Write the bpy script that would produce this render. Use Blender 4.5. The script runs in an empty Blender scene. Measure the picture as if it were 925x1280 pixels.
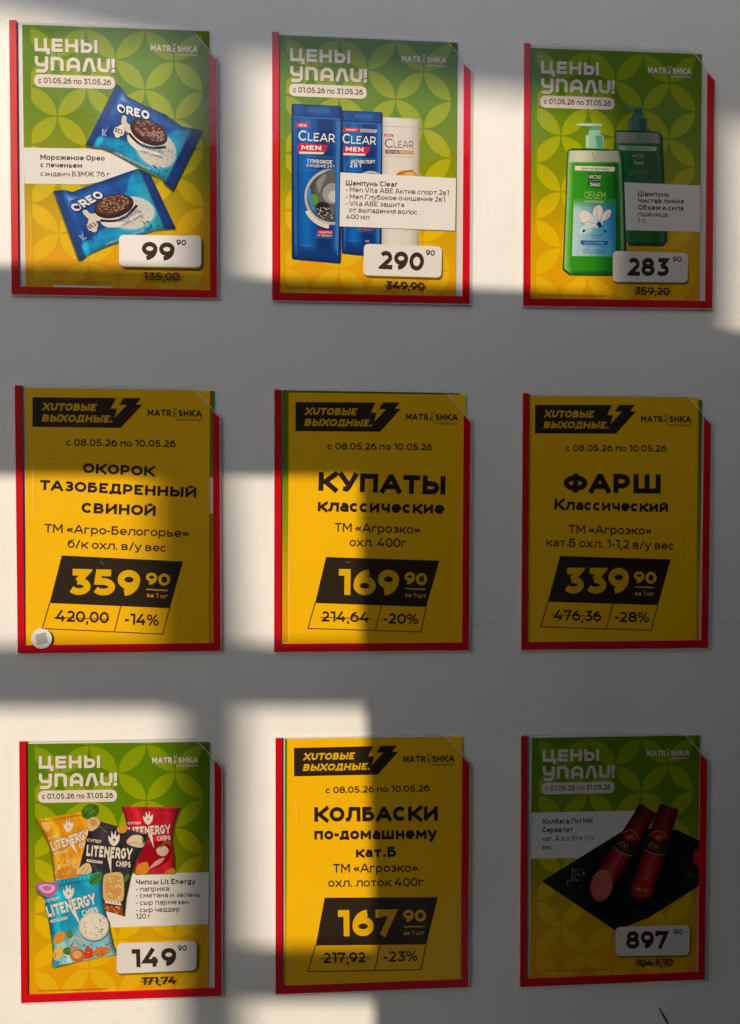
import bpy, bmesh, math, random
from mathutils import Vector, geometry, noise

# ------------------------------------------------------------------ camera, sky, sun, exposure
scene = bpy.context.scene
rad = math.radians
cam_data = bpy.data.cameras.new('camera')
cam = bpy.data.objects.new('camera', cam_data)
scene.collection.objects.link(cam)
cam.location = (-0.054627, -0.856116, 0.031738)
cam.rotation_euler = (math.pi / 2 - 0.023908, -0.001977, -0.05983)
cam_data.sensor_fit = 'HORIZONTAL'
cam_data.sensor_width = 36.0
cam_data.lens = 36.0 * 899.909 / 925.0
cam_data.clip_start = 0.01
cam_data.clip_end = 500.0
scene.camera = cam

SUN_EL, SUN_AZ = rad(28.0), rad(40.0)
sun_dir = Vector((math.cos(SUN_EL) * math.sin(SUN_AZ), math.cos(SUN_EL) * math.cos(SUN_AZ), -math.sin(SUN_EL)))
world = bpy.data.worlds.new('World')
scene.world = world
world.use_nodes = True
wn = world.node_tree
sky = wn.nodes.new('ShaderNodeTexSky')
sky.sky_type = 'NISHITA'
sky.sun_disc = False
sky.sun_elevation = SUN_EL
sky.sun_rotation = rad(180.0) + SUN_AZ
sky.air_density = 0.9
sky.dust_density = 1.25
sky.ozone_density = 0.6
bg = wn.nodes['Background']
bg.inputs['Strength'].default_value = 0.15
wn.links.new(sky.outputs['Color'], bg.inputs['Color'])

sun_data = bpy.data.lights.new('sun', 'SUN')
sun_data.energy = 3.45
sun_data.angle = rad(0.55)
sun_data.color = (1.0, 0.845, 0.675)
sun = bpy.data.objects.new('sun', sun_data)
scene.collection.objects.link(sun)
sun.rotation_euler = sun_dir.to_track_quat('-Z', 'Y').to_euler()
sun.location = (-3, -5, 4)

scene.view_settings.view_transform = 'Standard'
scene.view_settings.look = 'None'
scene.view_settings.exposure = 0.37
scene.view_settings.gamma = 1.0
scene.cycles.max_bounces = 8
scene.cycles.transparent_max_bounces = 16
scene.cycles.use_denoising = True
scene.cycles.denoising_input_passes = 'RGB_ALBEDO_NORMAL'
scene.cycles.caustics_reflective = False
scene.cycles.caustics_refractive = False

# ------------------------------------------------------------------ materials
def lin(c):
    c /= 255.0
    return c / 12.92 if c <= 0.04045 else ((c + 0.055) / 1.055) ** 2.4

PRINT_GAIN = 0.80
_mats = {}

def ink(r, g, b, rough=0.55):
    """printed colour: how the ink looks on white paper"""
    key = ('ink', r, g, b, rough)
    if key not in _mats:
        m = bpy.data.materials.new('printed_ink')
        m.use_nodes = True
        p = m.node_tree.nodes['Principled BSDF']
        p.inputs['Base Color'].default_value = (lin(r) * PRINT_GAIN, lin(g) * PRINT_GAIN, lin(b) * PRINT_GAIN, 1)
        p.inputs['Roughness'].default_value = rough
        p.inputs['Specular IOR Level'].default_value = 0.07
        noise_bump(m, 9, 0.6, 0.0022, 2.0)
        _mats[key] = m
    return _mats[key]

def noise_bump(m, scale, strength, dist, detail=4.0):
    n, l = m.node_tree.nodes, m.node_tree.links
    tc = n.new('ShaderNodeTexCoord')
    nz = n.new('ShaderNodeTexNoise')
    nz.inputs['Scale'].default_value = scale
    nz.inputs['Detail'].default_value = detail
    bp = n.new('ShaderNodeBump')
    bp.inputs['Strength'].default_value = strength
    bp.inputs['Distance'].default_value = dist
    l.new(tc.outputs['Object'], nz.inputs['Vector'])
    l.new(nz.outputs['Fac'], bp.inputs['Height'])
    l.new(bp.outputs['Normal'], n['Principled BSDF'].inputs['Normal'])
    return nz

def plain(name, rgb, rough=0.6, spec=0.3):
    m = bpy.data.materials.new(name)
    m.use_nodes = True
    p = m.node_tree.nodes['Principled BSDF']
    p.inputs['Base Color'].default_value = (*rgb, 1)
    p.inputs['Roughness'].default_value = rough
    p.inputs['Specular IOR Level'].default_value = spec
    return m

def gradient_print(name, stops):
    """a printed vertical colour run, from the sheet's top (0) to its bottom (1), with faint print mottling"""
    m = bpy.data.materials.new(name)
    m.use_nodes = True
    n, l = m.node_tree.nodes, m.node_tree.links
    p = n['Principled BSDF']
    tc = n.new('ShaderNodeTexCoord')
    sp = n.new('ShaderNodeSeparateXYZ')
    mr = n.new('ShaderNodeMapRange')
    mr.inputs['From Min'].default_value = 0.149
    mr.inputs['From Max'].default_value = -0.149
    rp = n.new('ShaderNodeValToRGB')
    els = rp.color_ramp.elements
    while len(els) < len(stops):
        els.new(0.5)
    for e, (pos, c) in zip(els, stops):
        e.position = pos
        e.color = (lin(c[0]) * PRINT_GAIN, lin(c[1]) * PRINT_GAIN, lin(c[2]) * PRINT_GAIN, 1)
    l.new(tc.outputs['Object'], sp.inputs[0])
    l.new(sp.outputs['Z'], mr.inputs['Value'])
    l.new(mr.outputs[0], rp.inputs['Fac'])
    l.new(rp.outputs['Color'], p.inputs['Base Color'])
    p.inputs['Roughness'].default_value = 0.5
    p.inputs['Specular IOR Level'].default_value = 0.07
    return m

def picture_material():
    m = bpy.data.materials.new('printed_picture')
    m.use_nodes = True
    n, l = m.node_tree.nodes, m.node_tree.links
    at = n.new('ShaderNodeAttribute')
    at.attribute_name = 'print'
    p = n['Principled BSDF']
    l.new(at.outputs['Color'], p.inputs['Base Color'])
    p.inputs['Roughness'].default_value = 0.55
    p.inputs['Specular IOR Level'].default_value = 0.07
    noise_bump(m, 9, 0.6, 0.0022, 2.0)
    return m

PICTURE = picture_material()
GREEN = gradient_print('green_to_yellow_print', [(0.0, (98, 140, 2)), (0.32, (114, 150, 1)), (0.55, (162, 166, 0)), (0.72, (228, 182, 0)), (0.88, (252, 182, 0)), (1.0, (252, 174, 0))])
PETAL = gradient_print('light_petal_print', [(0.0, (142, 170, 2)), (0.30, (168, 184, 1)), (0.52, (202, 196, 0)), (0.70, (252, 206, 0)), (0.88, (255, 204, 10)), (1.0, (255, 198, 20))])
YELLOW = plain('yellow_sheet', (0.96, 0.535, 0.003), 0.5, 0.07)
for m in (YELLOW, GREEN, PETAL):
    noise_bump(m, 9, 0.6, 0.0022, 2.0)
PAPER = plain('white_paper', (0.76, 0.74, 0.70), 0.6)
PVC = plain('white_pvc', (0.70, 0.685, 0.66), 0.45)
RED = plain('red_pvc', (0.64, 0.0035, 0.012), 0.30, 0.22)
noise_bump(RED, 300, 0.08, 0.0006)
BLACK = ink(52, 40, 28)
YTEXT = ink(255, 200, 0)
DARK = ink(66, 48, 40)
DARKER = ink(52, 36, 30)
GREY = ink(78, 62, 54)
WHITE = ink(255, 252, 246)
OFFW = ink(250, 240, 225)
TAGW = ink(250, 246, 240)
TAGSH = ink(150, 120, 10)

def film_material():
    m = bpy.data.materials.new('clear_film')
    m.use_nodes = True
    n, l = m.node_tree.nodes, m.node_tree.links
    n.remove(n['Principled BSDF'])
    out = n['Material Output']
    tr = n.new('ShaderNodeBsdfTransparent')
    tr.inputs['Color'].default_value = (0.985, 0.985, 0.98, 1)
    gl = n.new('ShaderNodeBsdfGlossy')
    gl.inputs['Roughness'].default_value = 0.13
    fr = n.new('ShaderNodeLayerWeight')
    fr.inputs['Blend'].default_value = 0.5
    pw = n.new('ShaderNodeMath')
    pw.operation = 'POWER'
    pw.inputs[1].default_value = 5.0
    ma = n.new('ShaderNodeMath')
    ma.operation = 'MULTIPLY_ADD'
    ma.inputs[1].default_value = 0.5
    ma.inputs[2].default_value = 0.028
    l.new(fr.outputs['Facing'], pw.inputs[0])
    l.new(pw.outputs[0], ma.inputs[0])
    mx = n.new('ShaderNodeMixShader')
    tc = n.new('ShaderNodeTexCoord')
    nz = n.new('ShaderNodeTexNoise')
    nz.inputs['Scale'].default_value = 22
    nz.inputs['Detail'].default_value = 3
    bp = n.new('ShaderNodeBump')
    bp.inputs['Strength'].default_value = 0.5
    bp.inputs['Distance'].default_value = 0.002
    l.new(tc.outputs['Object'], nz.inputs['Vector'])
    l.new(nz.outputs['Fac'], bp.inputs['Height'])
    l.new(bp.outputs['Normal'], gl.inputs['Normal'])
    l.new(ma.outputs[0], mx.inputs[0])
    l.new(tr.outputs[0], mx.inputs[1])
    l.new(gl.outputs[0], mx.inputs[2])
    l.new(mx.outputs[0], out.inputs['Surface'])
    return m

FILM = film_material()

def film_edge_material():
    m = bpy.data.materials.new('cut_film_edge')
    m.use_nodes = True
    n, l = m.node_tree.nodes, m.node_tree.links
    n.remove(n['Principled BSDF'])
    tr = n.new('ShaderNodeBsdfTransparent')
    df = n.new('ShaderNodeBsdfDiffuse')
    df.inputs['Color'].default_value = (0.85, 0.84, 0.82, 1)
    mx = n.new('ShaderNodeMixShader')
    mx.inputs[0].default_value = 0.24
    l.new(tr.outputs[0], mx.inputs[1])
    l.new(df.outputs[0], mx.inputs[2])
    l.new(mx.outputs[0], n['Material Output'].inputs['Surface'])
    return m

FILM_EDGE = film_edge_material()

WALL = plain('white_painted_wall', (0.74, 0.72, 0.69), 0.55, 0.3)
def wall_nodes():
    n, l = WALL.node_tree.nodes, WALL.node_tree.links
    p = n['Principled BSDF']
    tc = n.new('ShaderNodeTexCoord')
    big = n.new('ShaderNodeTexNoise')
    big.inputs['Scale'].default_value = 5.0
    big.inputs['Detail'].default_value = 5.0
    rp = n.new('ShaderNodeValToRGB')
    rp.color_ramp.elements[0].position = 0.3
    rp.color_ramp.elements[0].color = (0.760, 0.760, 0.715, 1)
    rp.color_ramp.elements[1].position = 0.7
    rp.color_ramp.elements[1].color = (0.820, 0.818, 0.772, 1)
    fine = n.new('ShaderNodeTexNoise')
    fine.inputs['Scale'].default_value = 190.0
    fine.inputs['Detail'].default_value = 3.0
    mid = n.new('ShaderNodeTexNoise')
    mid.inputs['Scale'].default_value = 14.0
    ad = n.new('ShaderNodeMath')
    ad.operation = 'MULTIPLY_ADD'
    ad.inputs[1].default_value = 5.0
    bp = n.new('ShaderNodeBump')
    bp.inputs['Strength'].default_value = 0.6
    bp.inputs['Distance'].default_value = 0.0005
    for t in (big, fine, mid):
        l.new(tc.outputs['Object'], t.inputs['Vector'])
    l.new(big.outputs['Fac'], rp.inputs['Fac'])
    l.new(rp.outputs['Color'], p.inputs['Base Color'])
    l.new(mid.outputs['Fac'], ad.inputs[0])
    l.new(fine.outputs['Fac'], ad.inputs[2])
    l.new(ad.outputs[0], bp.inputs['Height'])
    l.new(bp.outputs['Normal'], p.inputs['Normal'])
wall_nodes()
SHADE_DARK = plain('dark_shade_block', (0.05, 0.05, 0.05), 0.8)  # near-black, for the added blocks that dim the right side
noise_bump(SHADE_DARK, 20, 0.3, 0.01)
PAVING = plain('grey_paving', (0.06, 0.06, 0.06), 0.85)
noise_bump(PAVING, 12, 0.3, 0.01)
BLOCKER = plain('dark_sun_blocker', (0.05, 0.05, 0.055), 0.5)  # for the added plates and bars that block the sun

# ------------------------------------------------------------------ mesh helpers
def link(o, parent=None):
    scene.collection.objects.link(o)
    if parent:
        o.parent = parent
    return o

def mesh_obj(name, verts, faces, mats, idx=None, parent=None):
    me = bpy.data.meshes.new(name)
    me.from_pydata(verts, [], faces)
    for m in mats:
        me.materials.append(m)
    if idx:
        me.polygons.foreach_set('material_index', idx)
    me.update()
    return link(bpy.data.objects.new(name, me), parent)

def tag(o, label=None, cat=None, group=None, kind=None):
    for k, v in (('label', label), ('category', cat), ('group', group), ('kind', kind)):
        if v:
            o[k] = v
    return o

def empty(name, loc, turn=0.0):
    o = bpy.data.objects.new(name, None)
    o.empty_display_size = 0.02
    o.location = loc
    o.rotation_euler = (0, -turn, 0)
    return link(o)

def box_faces(verts, faces, x0, x1, y0, y1, z0, z1):
    b = len(verts)
    verts += [(x, y, z) for x in (x0, x1) for y in (y0, y1) for z in (z0, z1)]
    faces += [tuple(b + k for k in f) for f in ((0, 1, 3, 2), (4, 6, 7, 5), (0, 4, 5, 1), (2, 3, 7, 6), (0, 2, 6, 4), (1, 5, 7, 3))]

def plate(name, loops, y_front, y_back, mats, parent=None, bevel=0.0, edge=False):
    """a sheet with real thickness standing in the x-z plane; loops = outline, then holes"""
    cu = bpy.data.curves.new(name, 'CURVE')
    cu.dimensions = '2D'
    cu.fill_mode = 'BOTH'
    for lp in loops:
        s = cu.splines.new('POLY')
        s.points.add(len(lp) - 1)
        for p, (x, z) in zip(s.points, lp):
            p.co = (x, z, 0, 1)
        s.use_cyclic_u = True
    cu.extrude = (y_back - y_front) / 2 - bevel
    cu.bevel_depth = bevel
    cu.bevel_resolution = 1
    tmp = bpy.data.objects.new('outline', cu)
    scene.collection.objects.link(tmp)
    me = bpy.data.meshes.new_from_object(tmp.evaluated_get(bpy.context.evaluated_depsgraph_get()))
    bpy.data.objects.remove(tmp)
    bpy.data.curves.remove(cu)
    mid = (y_front + y_back) / 2
    for v in me.vertices:
        v.co = (v.co.x, mid - v.co.z, v.co.y)
    bm = bmesh.new()
    bm.from_mesh(me)
    bmesh.ops.remove_doubles(bm, verts=bm.verts, dist=1e-6)
    bmesh.ops.recalc_face_normals(bm, faces=bm.faces)
    for f in bm.faces:
        f.smooth = False
        f.material_index = 1 if edge and abs(f.normal.y) < 0.5 else 0
    bm.to_mesh(me)
    bm.free()
    me.name = name
    me.materials.clear()
    for m in mats:
        me.materials.append(m)
    return link(bpy.data.objects.new(name, me), parent)

# measured positions on the wall plane (metres), from the lens and the camera pose above
_T = (0.0009115938225823055, 1.8860985556168934e-06, -0.4259719759065677, -2.1851336048198936e-07, -0.0009102994166686803,
      0.5934091585252472, -6.354053801546122e-05, -2.5483762696023738e-05, 1.0)

def on_wall(u, v):
    w = _T[6] * u + _T[7] * v + 1.0
    return ((_T[0] * u + _T[1] * v + _T[2]) / w, (_T[3] * u + _T[4] * v + _T[5]) / w)

# ------------------------------------------------------------------ the wall and what shades it
verts, faces = [], []
box_faces(verts, faces, -6.0, 6.0, 0.0, 0.25, -1.42, 3.2)
wall = mesh_obj('wall', verts, faces, [WALL])
tag(wall, 'white painted wall carrying nine price posters', kind='structure')
def mark(name, pts, width, mat):
    p = [Vector(on_wall(*q)) for q in pts]
    vs, fs = [], []
    for i, q in enumerate(p):
        d = (p[min(i + 1, len(p) - 1)] - p[max(i - 1, 0)]).normalized()
        n = Vector((-d.y, d.x)) * width * (0.25 + 0.75 * math.sin(math.pi * (i + 0.4) / len(p)))
        vs += [(q.x + n.x, -0.0002, q.y + n.y), (q.x - n.x, -0.0002, q.y - n.y)]
    for i in range(len(p) - 1):
        fs.append((2 * i, 2 * i + 2, 2 * i + 3, 2 * i + 1))
    return mesh_obj(name, vs, fs, [mat], parent=wall)
SCUFF = plain('dark_scuff', (0.05, 0.045, 0.04), 0.8)
FAINT = plain('faint_scuff', (0.64, 0.63, 0.60), 0.7)
mark('scuff_mark', [(824, 1259), (826, 1264), (829, 1269), (832, 1274), (835, 1280), (838, 1287)], 0.0014, SCUFF)
mark('scratch', [(585, 783), (603, 780), (622, 777)], 0.0006, FAINT)
mark('scratch', [(885, 783), (905, 779), (930, 775)], 0.0006, FAINT)

# far unseen screen, added: openings cut so the sun throws its patches
def shifted(q, dist):
    x, z = on_wall(*q)
    t = dist / sun_dir.y
    return (x - sun_dir.x * t, z - sun_dir.z * t)
FAR, NEAR = 3.4, 1.05
OPEN = [
    [(-260, -40), (-60, -14), (228, 45), (232, 450), (-260, 450)],
    [(280, 52), (755, 116), (757, 450), (280, 450)],
    [(890, 138), (1300, 180), (1300, 450), (890, 450)],
    [(-260, 500), (187, 500), (190, 835), (218, 845), (220, 1600), (-260, 1600)],
    [(260, 500), (560, 500), (620, 1600), (284, 1600), (280, 850)],
]
loops = [[(-4.1, -1.40), (-1.55, -1.40), (-1.55, 3.1), (-4.1, 3.1)]] + [[shifted(q, FAR) for q in o] for o in OPEN]
front = tag(plate('far_sun_blocker', loops, -FAR - 0.03, -FAR, [BLOCKER]), kind='structure')
near = [shifted(q, NEAR) for q in ((-500, 318), (228, 337), (292, 346), (655, 362), (830, 374), (834, 412), (1500, 428))]
near += [(3.0, near[-1][1]), (3.0, -1.40)]
near += [shifted(q, NEAR) for q in ((474, 2300), (466, 1100), (452, 800), (451, 582), (-500, 578))]
near_blocker = tag(plate('near_sun_blocker', [near], -NEAR - 0.02, -NEAR, [BLOCKER]), kind='structure')  # unseen plate added to hold back sun and skylight
MID = 1.75
for bar_quad in ([(-420, 808), (700, 802), (700, 871), (-420, 873)], [(250, 1183), (700, 1183), (700, 1239), (250, 1239)]):
    tag(plate('shade_bar', [[shifted(q, MID) for q in bar_quad]], -MID - 0.02, -MID, [BLOCKER]), kind='structure')  # unseen bars, added to cast the shade bands between sun patches
verts, faces = [], []
box_faces(verts, faces, 0.50, 0.70, -1.0, -0.003, -1.42, 3.0)  # dark unseen side, added to dim the right of the wall
box_faces(verts, faces, 0.335, 0.497, -0.95, -0.22, -1.42, -0.02)  # low unseen block, added to deepen the lower-right shade
tag(mesh_obj('shade_block', verts, faces, [SHADE_DARK]), kind='structure')
verts, faces = [], []
box_faces(verts, faces, -40, 40, -60, 6, -1.6, -1.42)
tag(mesh_obj('ground', verts, faces, [PAVING]), kind='structure')

# ------------------------------------------------------------------ lettering: a monoline geometric alphabet drawn as strokes
def _A(cx, cy, rx, ry, a0, a1, n=0):
    n = n or max(4, int(abs(a1 - a0) / 15))
    return [(cx + rx * math.cos(rad(a0 + (a1 - a0) * i / n)), cy + ry * math.sin(rad(a0 + (a1 - a0) * i / n))) for i in range(n + 1)]
def _ring(cx=.5, cy=.5, rx=.5, ry=.5):
    p = _A(cx, cy, rx, ry, 90, 450, 28)
    p[-1] = p[0]
    return p
def _rev(paths):
    return [[(1 - x, y) for x, y in p] for p in paths]
def _turn(paths):
    return [[(1 - x, 1 - y) for x, y in p] for p in paths]
_S0, _S1 = [(0, 0), (0, 1)], [(1, 0), (1, 1)]
_bre = lambda y0: _A(.5, y0, .24, .13 if y0 < 1.4 else .30, 195, 345, 8)
_CAPS = {
    'О': (1.10, [_ring()]), 'С': (.98, [_A(.53, .5, .53, .5, 42, 318)]),
    'Е': (.80, [[(1, 1), (0, 1), (0, 0), (1, 0)], [(0, .51), (.9, .51)]]),
    'Н': (.98, [_S0, _S1, [(0, .5), (1, .5)]]),
    'А': (1.14, [[(0, 0), (.45, 1), (.55, 1), (1, 0)], [(.17, .28), (.83, .28)]]),
    'М': (1.18, [[(0, 0), (0, 1), (.05, 1), (.5, .28), (.95, 1), (1, 1), (1, 0)]]),
    'Т': (.92, [[(0, 1), (1, 1)], [(.5, 0), (.5, 1)]]), 'П': (.98, [[(0, 0), (0, 1), (1, 1), (1, 0)]]),
    'Р': (.88, [_S0, [(0, 1), (.52, 1)] + _A(.52, .665, .48, .335, 90, -90) + [(0, .33)]]),
    'В': (.92, [[(0, .52), (0, 1), (.50, 1)] + _A(.50, .76, .40, .24, 90, -90) + [(0, .52)], [(0, .52), (.56, .52)] + _A(.56, .26, .44, .26, 90, -90) + [(0, 0), (0, .52)]]),
    'Б': (.88, [[(.93, 1), (0, 1), (0, 0), (.54, 0)] + _A(.54, .30, .46, .30, -90, 90) + [(0, .60)]]),
    'Г': (.74, [[(1, 1), (0, 1), (0, 0)]]),
    'Д': (1.12, [[(0, -.20), (0, 0), (1, 0), (1, -.20)], [(.15, 0), (.23, .35), (.27, 1), (.86, 1), (.86, 0)]]),
    'Ж': (1.50, [[(.5, 0), (.5, 1)], [(.02, 1), (.34, .5), (0, 0)], [(.98, 1), (.66, .5), (1, 0)], [(.34, .5), (.66, .5)]]),
    'З': (.86, [_A(.47, .75, .46, .25, 148, -90) + [(.30, .5)], [(.30, .5), (.48, .5)] + _A(.48, .25, .50, .25, 90, -150)]),
    'И': (1.02, [_S0, _S1, [(0, .08), (1, .92)]]), 'Й': (1.02, [_S0, _S1, [(0, .08), (1, .92)], _bre(1.36)]),
    'К': (.98, [_S0, [(1, 1), (.34, .5), (1, 0)], [(0, .5), (.34, .5)]]),
    'Л': (1.08, [[(0, .0), (.09, .03), (.20, .25), (.27, 1), (1, 1), (1, 0)]]),
    'У': (1.0, [[(0, 1), (.56, .26)], [(1, 1), (.54, .14), (.40, 0), (.12, .03)]]),
    'Ф': (1.26, [[(.5, 0), (.5, 1)], _ring(.5, .5, .5, .37)]), 'Х': (1.02, [[(.02, 1), (1, 0)], [(0, 0), (.98, 1)]]),
    'Ц': (1.06, [[(0, 1), (0, 0), (1, 0), (1, -.22)], [(.86, 0), (.86, 1)]]),
    'Ч': (.92, [[(0, 1), (0, .64)] + _A(.36, .64, .36, .27, 180, 270) + [(.6, .37), (1, .42)], _S1]),
    'Ш': (1.44, [[(0, 1), (0, 0), (1, 0), (1, 1)], [(.5, 0), (.5, 1)]]),
    'Щ': (1.52, [[(0, 1), (0, 0), (1, 0), (1, -.22)], [(.45, 0), (.45, 1)], [(.90, 0), (.90, 1)]]),
    'Ъ': (1.08, [[(0, 1), (.28, 1), (.28, 0), (.70, 0)] + _A(.70, .30, .30, .30, -90, 90) + [(.28, .60)]]),
    'Ы': (1.24, [[(0, 1), (0, 0), (.36, 0)] + _A(.36, .30, .30, .30, -90, 90) + [(0, .60)], _S1]),
    'Ь': (.88, [[(0, 1), (0, 0), (.54, 0)] + _A(.54, .30, .46, .30, -90, 90) + [(0, .60)]]),
    'Э': (.98, [_A(.47, .5, .53, .5, 138, -138), [(.38, .5), (.98, .5)]]),
    'Я': (.92, [_S1, [(1, 1), (.46, 1)] + _A(.46, .67, .44, .33, 90, 270) + [(1, .34)], [(.48, .34), (0, 0)]]),
    'L': (.74, [[(0, 1), (0, 0), (1, 0)]]), 'R': (.90, [_S0, [(0, 1), (.52, 1)] + _A(.52, .68, .48, .32, 90, -90) + [(0, .36)], [(.52, .36), (1, 0)]]),
    'S': (.84, [_A(.5, .755, .46, .245, 35, 262) + _A(.5, .255, .5, .255, 82, -145)]),
    'N': (1.0, [_S0, _S1, [(0, .95), (1, .05)]]), 'G': (1.04, [_A(.5, .5, .5, .5, 45, 335), [(.58, .46), (.98, .46), (.98, .14)]]),
    'I': (0, [[(.5, 0), (.5, 1)]]), 'V': (1.1, [[(0, 1), (.45, 0), (.55, 0), (1, 1)]]),
    'W': (1.62, [[(0, 1), (.23, 0), (.28, 0), (.48, 1), (.52, 1), (.72, 0), (.77, 0), (1, 1)]]),
    'U': (.96, [[(0, 1), (0, .42)] + _A(.5, .42, .5, .42, 180, 360) + [(1, 1)]]), 'Y': (1.02, [[(0, 1), (.5, .42), (1, 1)], [(.5, .42), (.5, 0)]]),
    '0': (.94, [_ring()]), '1': (.50, [[(0, 1), (1, 1), (1, 0)]]),
    '2': (.86, [_A(.48, .69, .46, .31, 152, -28) + [(.08, 0), (1, 0)]]),
    '3': (.90, [[(.06, 1), (.92, 1), (.40, .53)], [(.36, .54), (.47, .54)] + _A(.47, .27, .53, .27, 90, -148)]),
    '4': (1.02, [[(.56, 1), (0, .25), (1, .25)], [(.74, 0), (.74, .55)]]),
    '5': (.90, [[(.92, 1), (.17, 1), (.10, .55), (.45, .55)] + _A(.45, .275, .54, .275, 90, -150)]),
    '6': (.94, [_ring(.5, .325, .5, .325), _A(.80, .35, .80, .65, 92, 180)]),
    '7': (.90, [[(0, .76), (0, 1), (1, 1), (.36, 0)]]),
    '8': (.92, [_ring(.5, .765, .42, .235), _ring(.5, .265, .5, .265)]),
    '%': (1.20, [_ring(.17, .76, .19, .24), _ring(.83, .24, .19, .24), [(.78, 1), (.22, 0)]]),
    ',': (0, [[(.5, .03), (.5, -.04), (.30, -.30)]]), '.': (0, [[(.5, 0), (.5, .015)]]), '-': (.42, [[(0, .36), (1, .36)]]),
    '/': (.62, [[(0, -.12), (1, 1.12)]]), '«': (.80, [[(.44, .62), (0, .36), (.44, .10)], [(1, .62), (.56, .36), (1, .10)]]),
    '*': (.42, [[(.5, .62), (.5, 1)], [(.1, .72), (.9, .90)], [(.1, .90), (.9, .72)]]), '!': (0, [[(.5, 1), (.5, .36)], [(.5, 0), (.5, .03)]]),
}
_CAPS['9'] = (.90, _turn(_CAPS['6'][1]))
_CAPS['»'] = (.80, _rev(_CAPS['«'][1]))
for _a, _b in zip('OCEHATMPBK', 'ОСЕНАТМРВК'):
    _CAPS[_a] = _CAPS[_b]
def _low(ch, w, tail=None):
    return (w, [[(x, y * (3.0 if y < 0 else 1)) for x, y in p] for p in _CAPS[ch][1]])
_LOW = {
    'а': (.76, [[(1, 0), (1, .60)] + _A(.52, .60, .48, .40, 0, 148), [(1, .56), (.40, .56)] + _A(.40, .28, .40, .28, 90, 270) + [(.62, 0), (1, .22)]]),
    'б': (.86, [_ring(), [(0, .5), (0, .95), (.16, 1.5), (.5, 1.78), (.94, 1.95)]]),
    'е': (.86, [[(.02, .47), (1, .47)] + _A(.5, .5, .5, .5, 0, 316)]),
    'й': (.84, [_S0, _S1, [(0, .08), (1, .92)], _bre(1.75)]), 'р': (.86, [[(0, -1), (0, 1)], _ring()]),
    'у': (.84, [[(0, 1), (.53, .02)], [(1, 1), (.44, -.55), (.30, -.88), (.02, -.88)]]),
    'ф': (1.24, [[(.5, -1), (.5, 2)], _ring()]),
    'ю': (1.22, [_S0, [(0, .5), (.26, .5)], _ring(.63, .5, .37, .5)]),
    'я': (.80, [_S1, [(1, 1), (.46, 1)] + _A(.46, .70, .42, .30, 90, 270) + [(1, .40)], [(.5, .40), (0, 0)]]),
    'l': (0, [[(.5, 0), (.5, 2)]]), 'r': (.50, [_S0, [(0, .45), (.2, .85), (.6, 1), (1, 1)]]),
    'n': (.80, [_S0, [(0, .5)] + _A(.5, .5, .5, .5, 180, 0)[1:] + [(1, 0)]]), 'i': (0, [[(.5, 0), (.5, 1)], [(.5, 1.75), (.5, 1.9)]]),
    't': (.52, [[(.36, 1.65), (.36, .25), (.52, 0), (1, 0)], [(0, 1), (.95, 1)]]),
    'g': (.86, [_ring(), [(1, 1), (1, -.35)] + _A(.5, -.35, .5, .55, 0, -150)[1:]]),
}
for _l, _w in (('в', .78), ('г', .62), ('д', .92), ('ж', 1.22), ('з', .70), ('и', .84), ('к', .80), ('л', .94), ('м', 1.0), ('н', .82), ('о', .86), ('п', .82), ('с', .78), ('т', .74),
               ('х', .80), ('ц', .88), ('ч', .78), ('ш', 1.16), ('щ', 1.24), ('ъ', .92), ('ы', 1.08), ('ь', .76), ('э', .78)):
    _LOW[_l] = _low(_l.upper(), _w)
for _a, _b in zip('aeoy', 'аеоу'):
    _LOW[_a] = _LOW[_b]
XH = 0.745
_ROUND = set('ОСЗЭФОCGS0236895оесаэдлубфюЛДАУХТТГVWY47g«»-/%')

def stroke_pieces(pts, t):
    """a thick polyline as convex pieces: one rectangle per segment, one wedge per joint"""
    closed = pts[0] == pts[-1] and len(pts) > 3
    if closed:
        pts = pts[:-1]
    p = []
    for q in pts:
        q = Vector(q)
        if not p or (q - p[-1]).length > 2e-3:
            p.append(q)
    k, h, out = len(p), t / 2, []
    segs = [(p[i], p[(i + 1) % k]) for i in range(k if closed else k - 1)]
    for a, b in segs:
        d = (b - a).normalized()
        n = Vector((-d.y, d.x)) * h
        out.append([a - n, b - n, b + n, a + n])
    for i in range(len(segs) if closed else len(segs) - 1):
        (a, q), (_, c) = segs[i], segs[(i + 1) % len(segs)]
        d1, d2 = (q - a).normalized(), (c - q).normalized()
        cr = d1.x * d2.y - d1.y * d2.x
        if abs(cr) < 1e-4:
            continue
        s = -1 if cr > 0 else 1
        n1, n2 = Vector((-d1.y, d1.x)) * s, Vector((-d2.y, d2.x)) * s
        m = (n1 + n2).normalized()
        co = max(0.45, m.dot(n1))
        w = [q, q + n1 * h, q + m * (h / co), q + n2 * h]
        out.append(w if s < 0 else w[::-1])
    return out

def union(pieces):
    vs, fs = [], []
    for pc in pieces:
        b = len(vs)
        vs += [Vector((q[0], q[1])) for q in pc]
        fs.append(list(range(b, b + len(pc))))
    r = geometry.delaunay_2d_cdt(vs, [], fs, 0, 1e-5)
    def inside(c):
        for pc in pieces:
            if all((b.x - a.x) * (c.y - a.y) - (b.y - a.y) * (c.x - a.x) > -1e-9 for a, b in zip(pc, pc[1:] + pc[:1])):
                return True
        return False
    keep = []
    for f in r[2]:
        c = sum((r[0][i] for i in f), Vector((0, 0))) / len(f)
        if inside(c):
            keep.append(tuple(f))
    return [(v.x, v.y) for v in r[0]], keep

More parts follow.
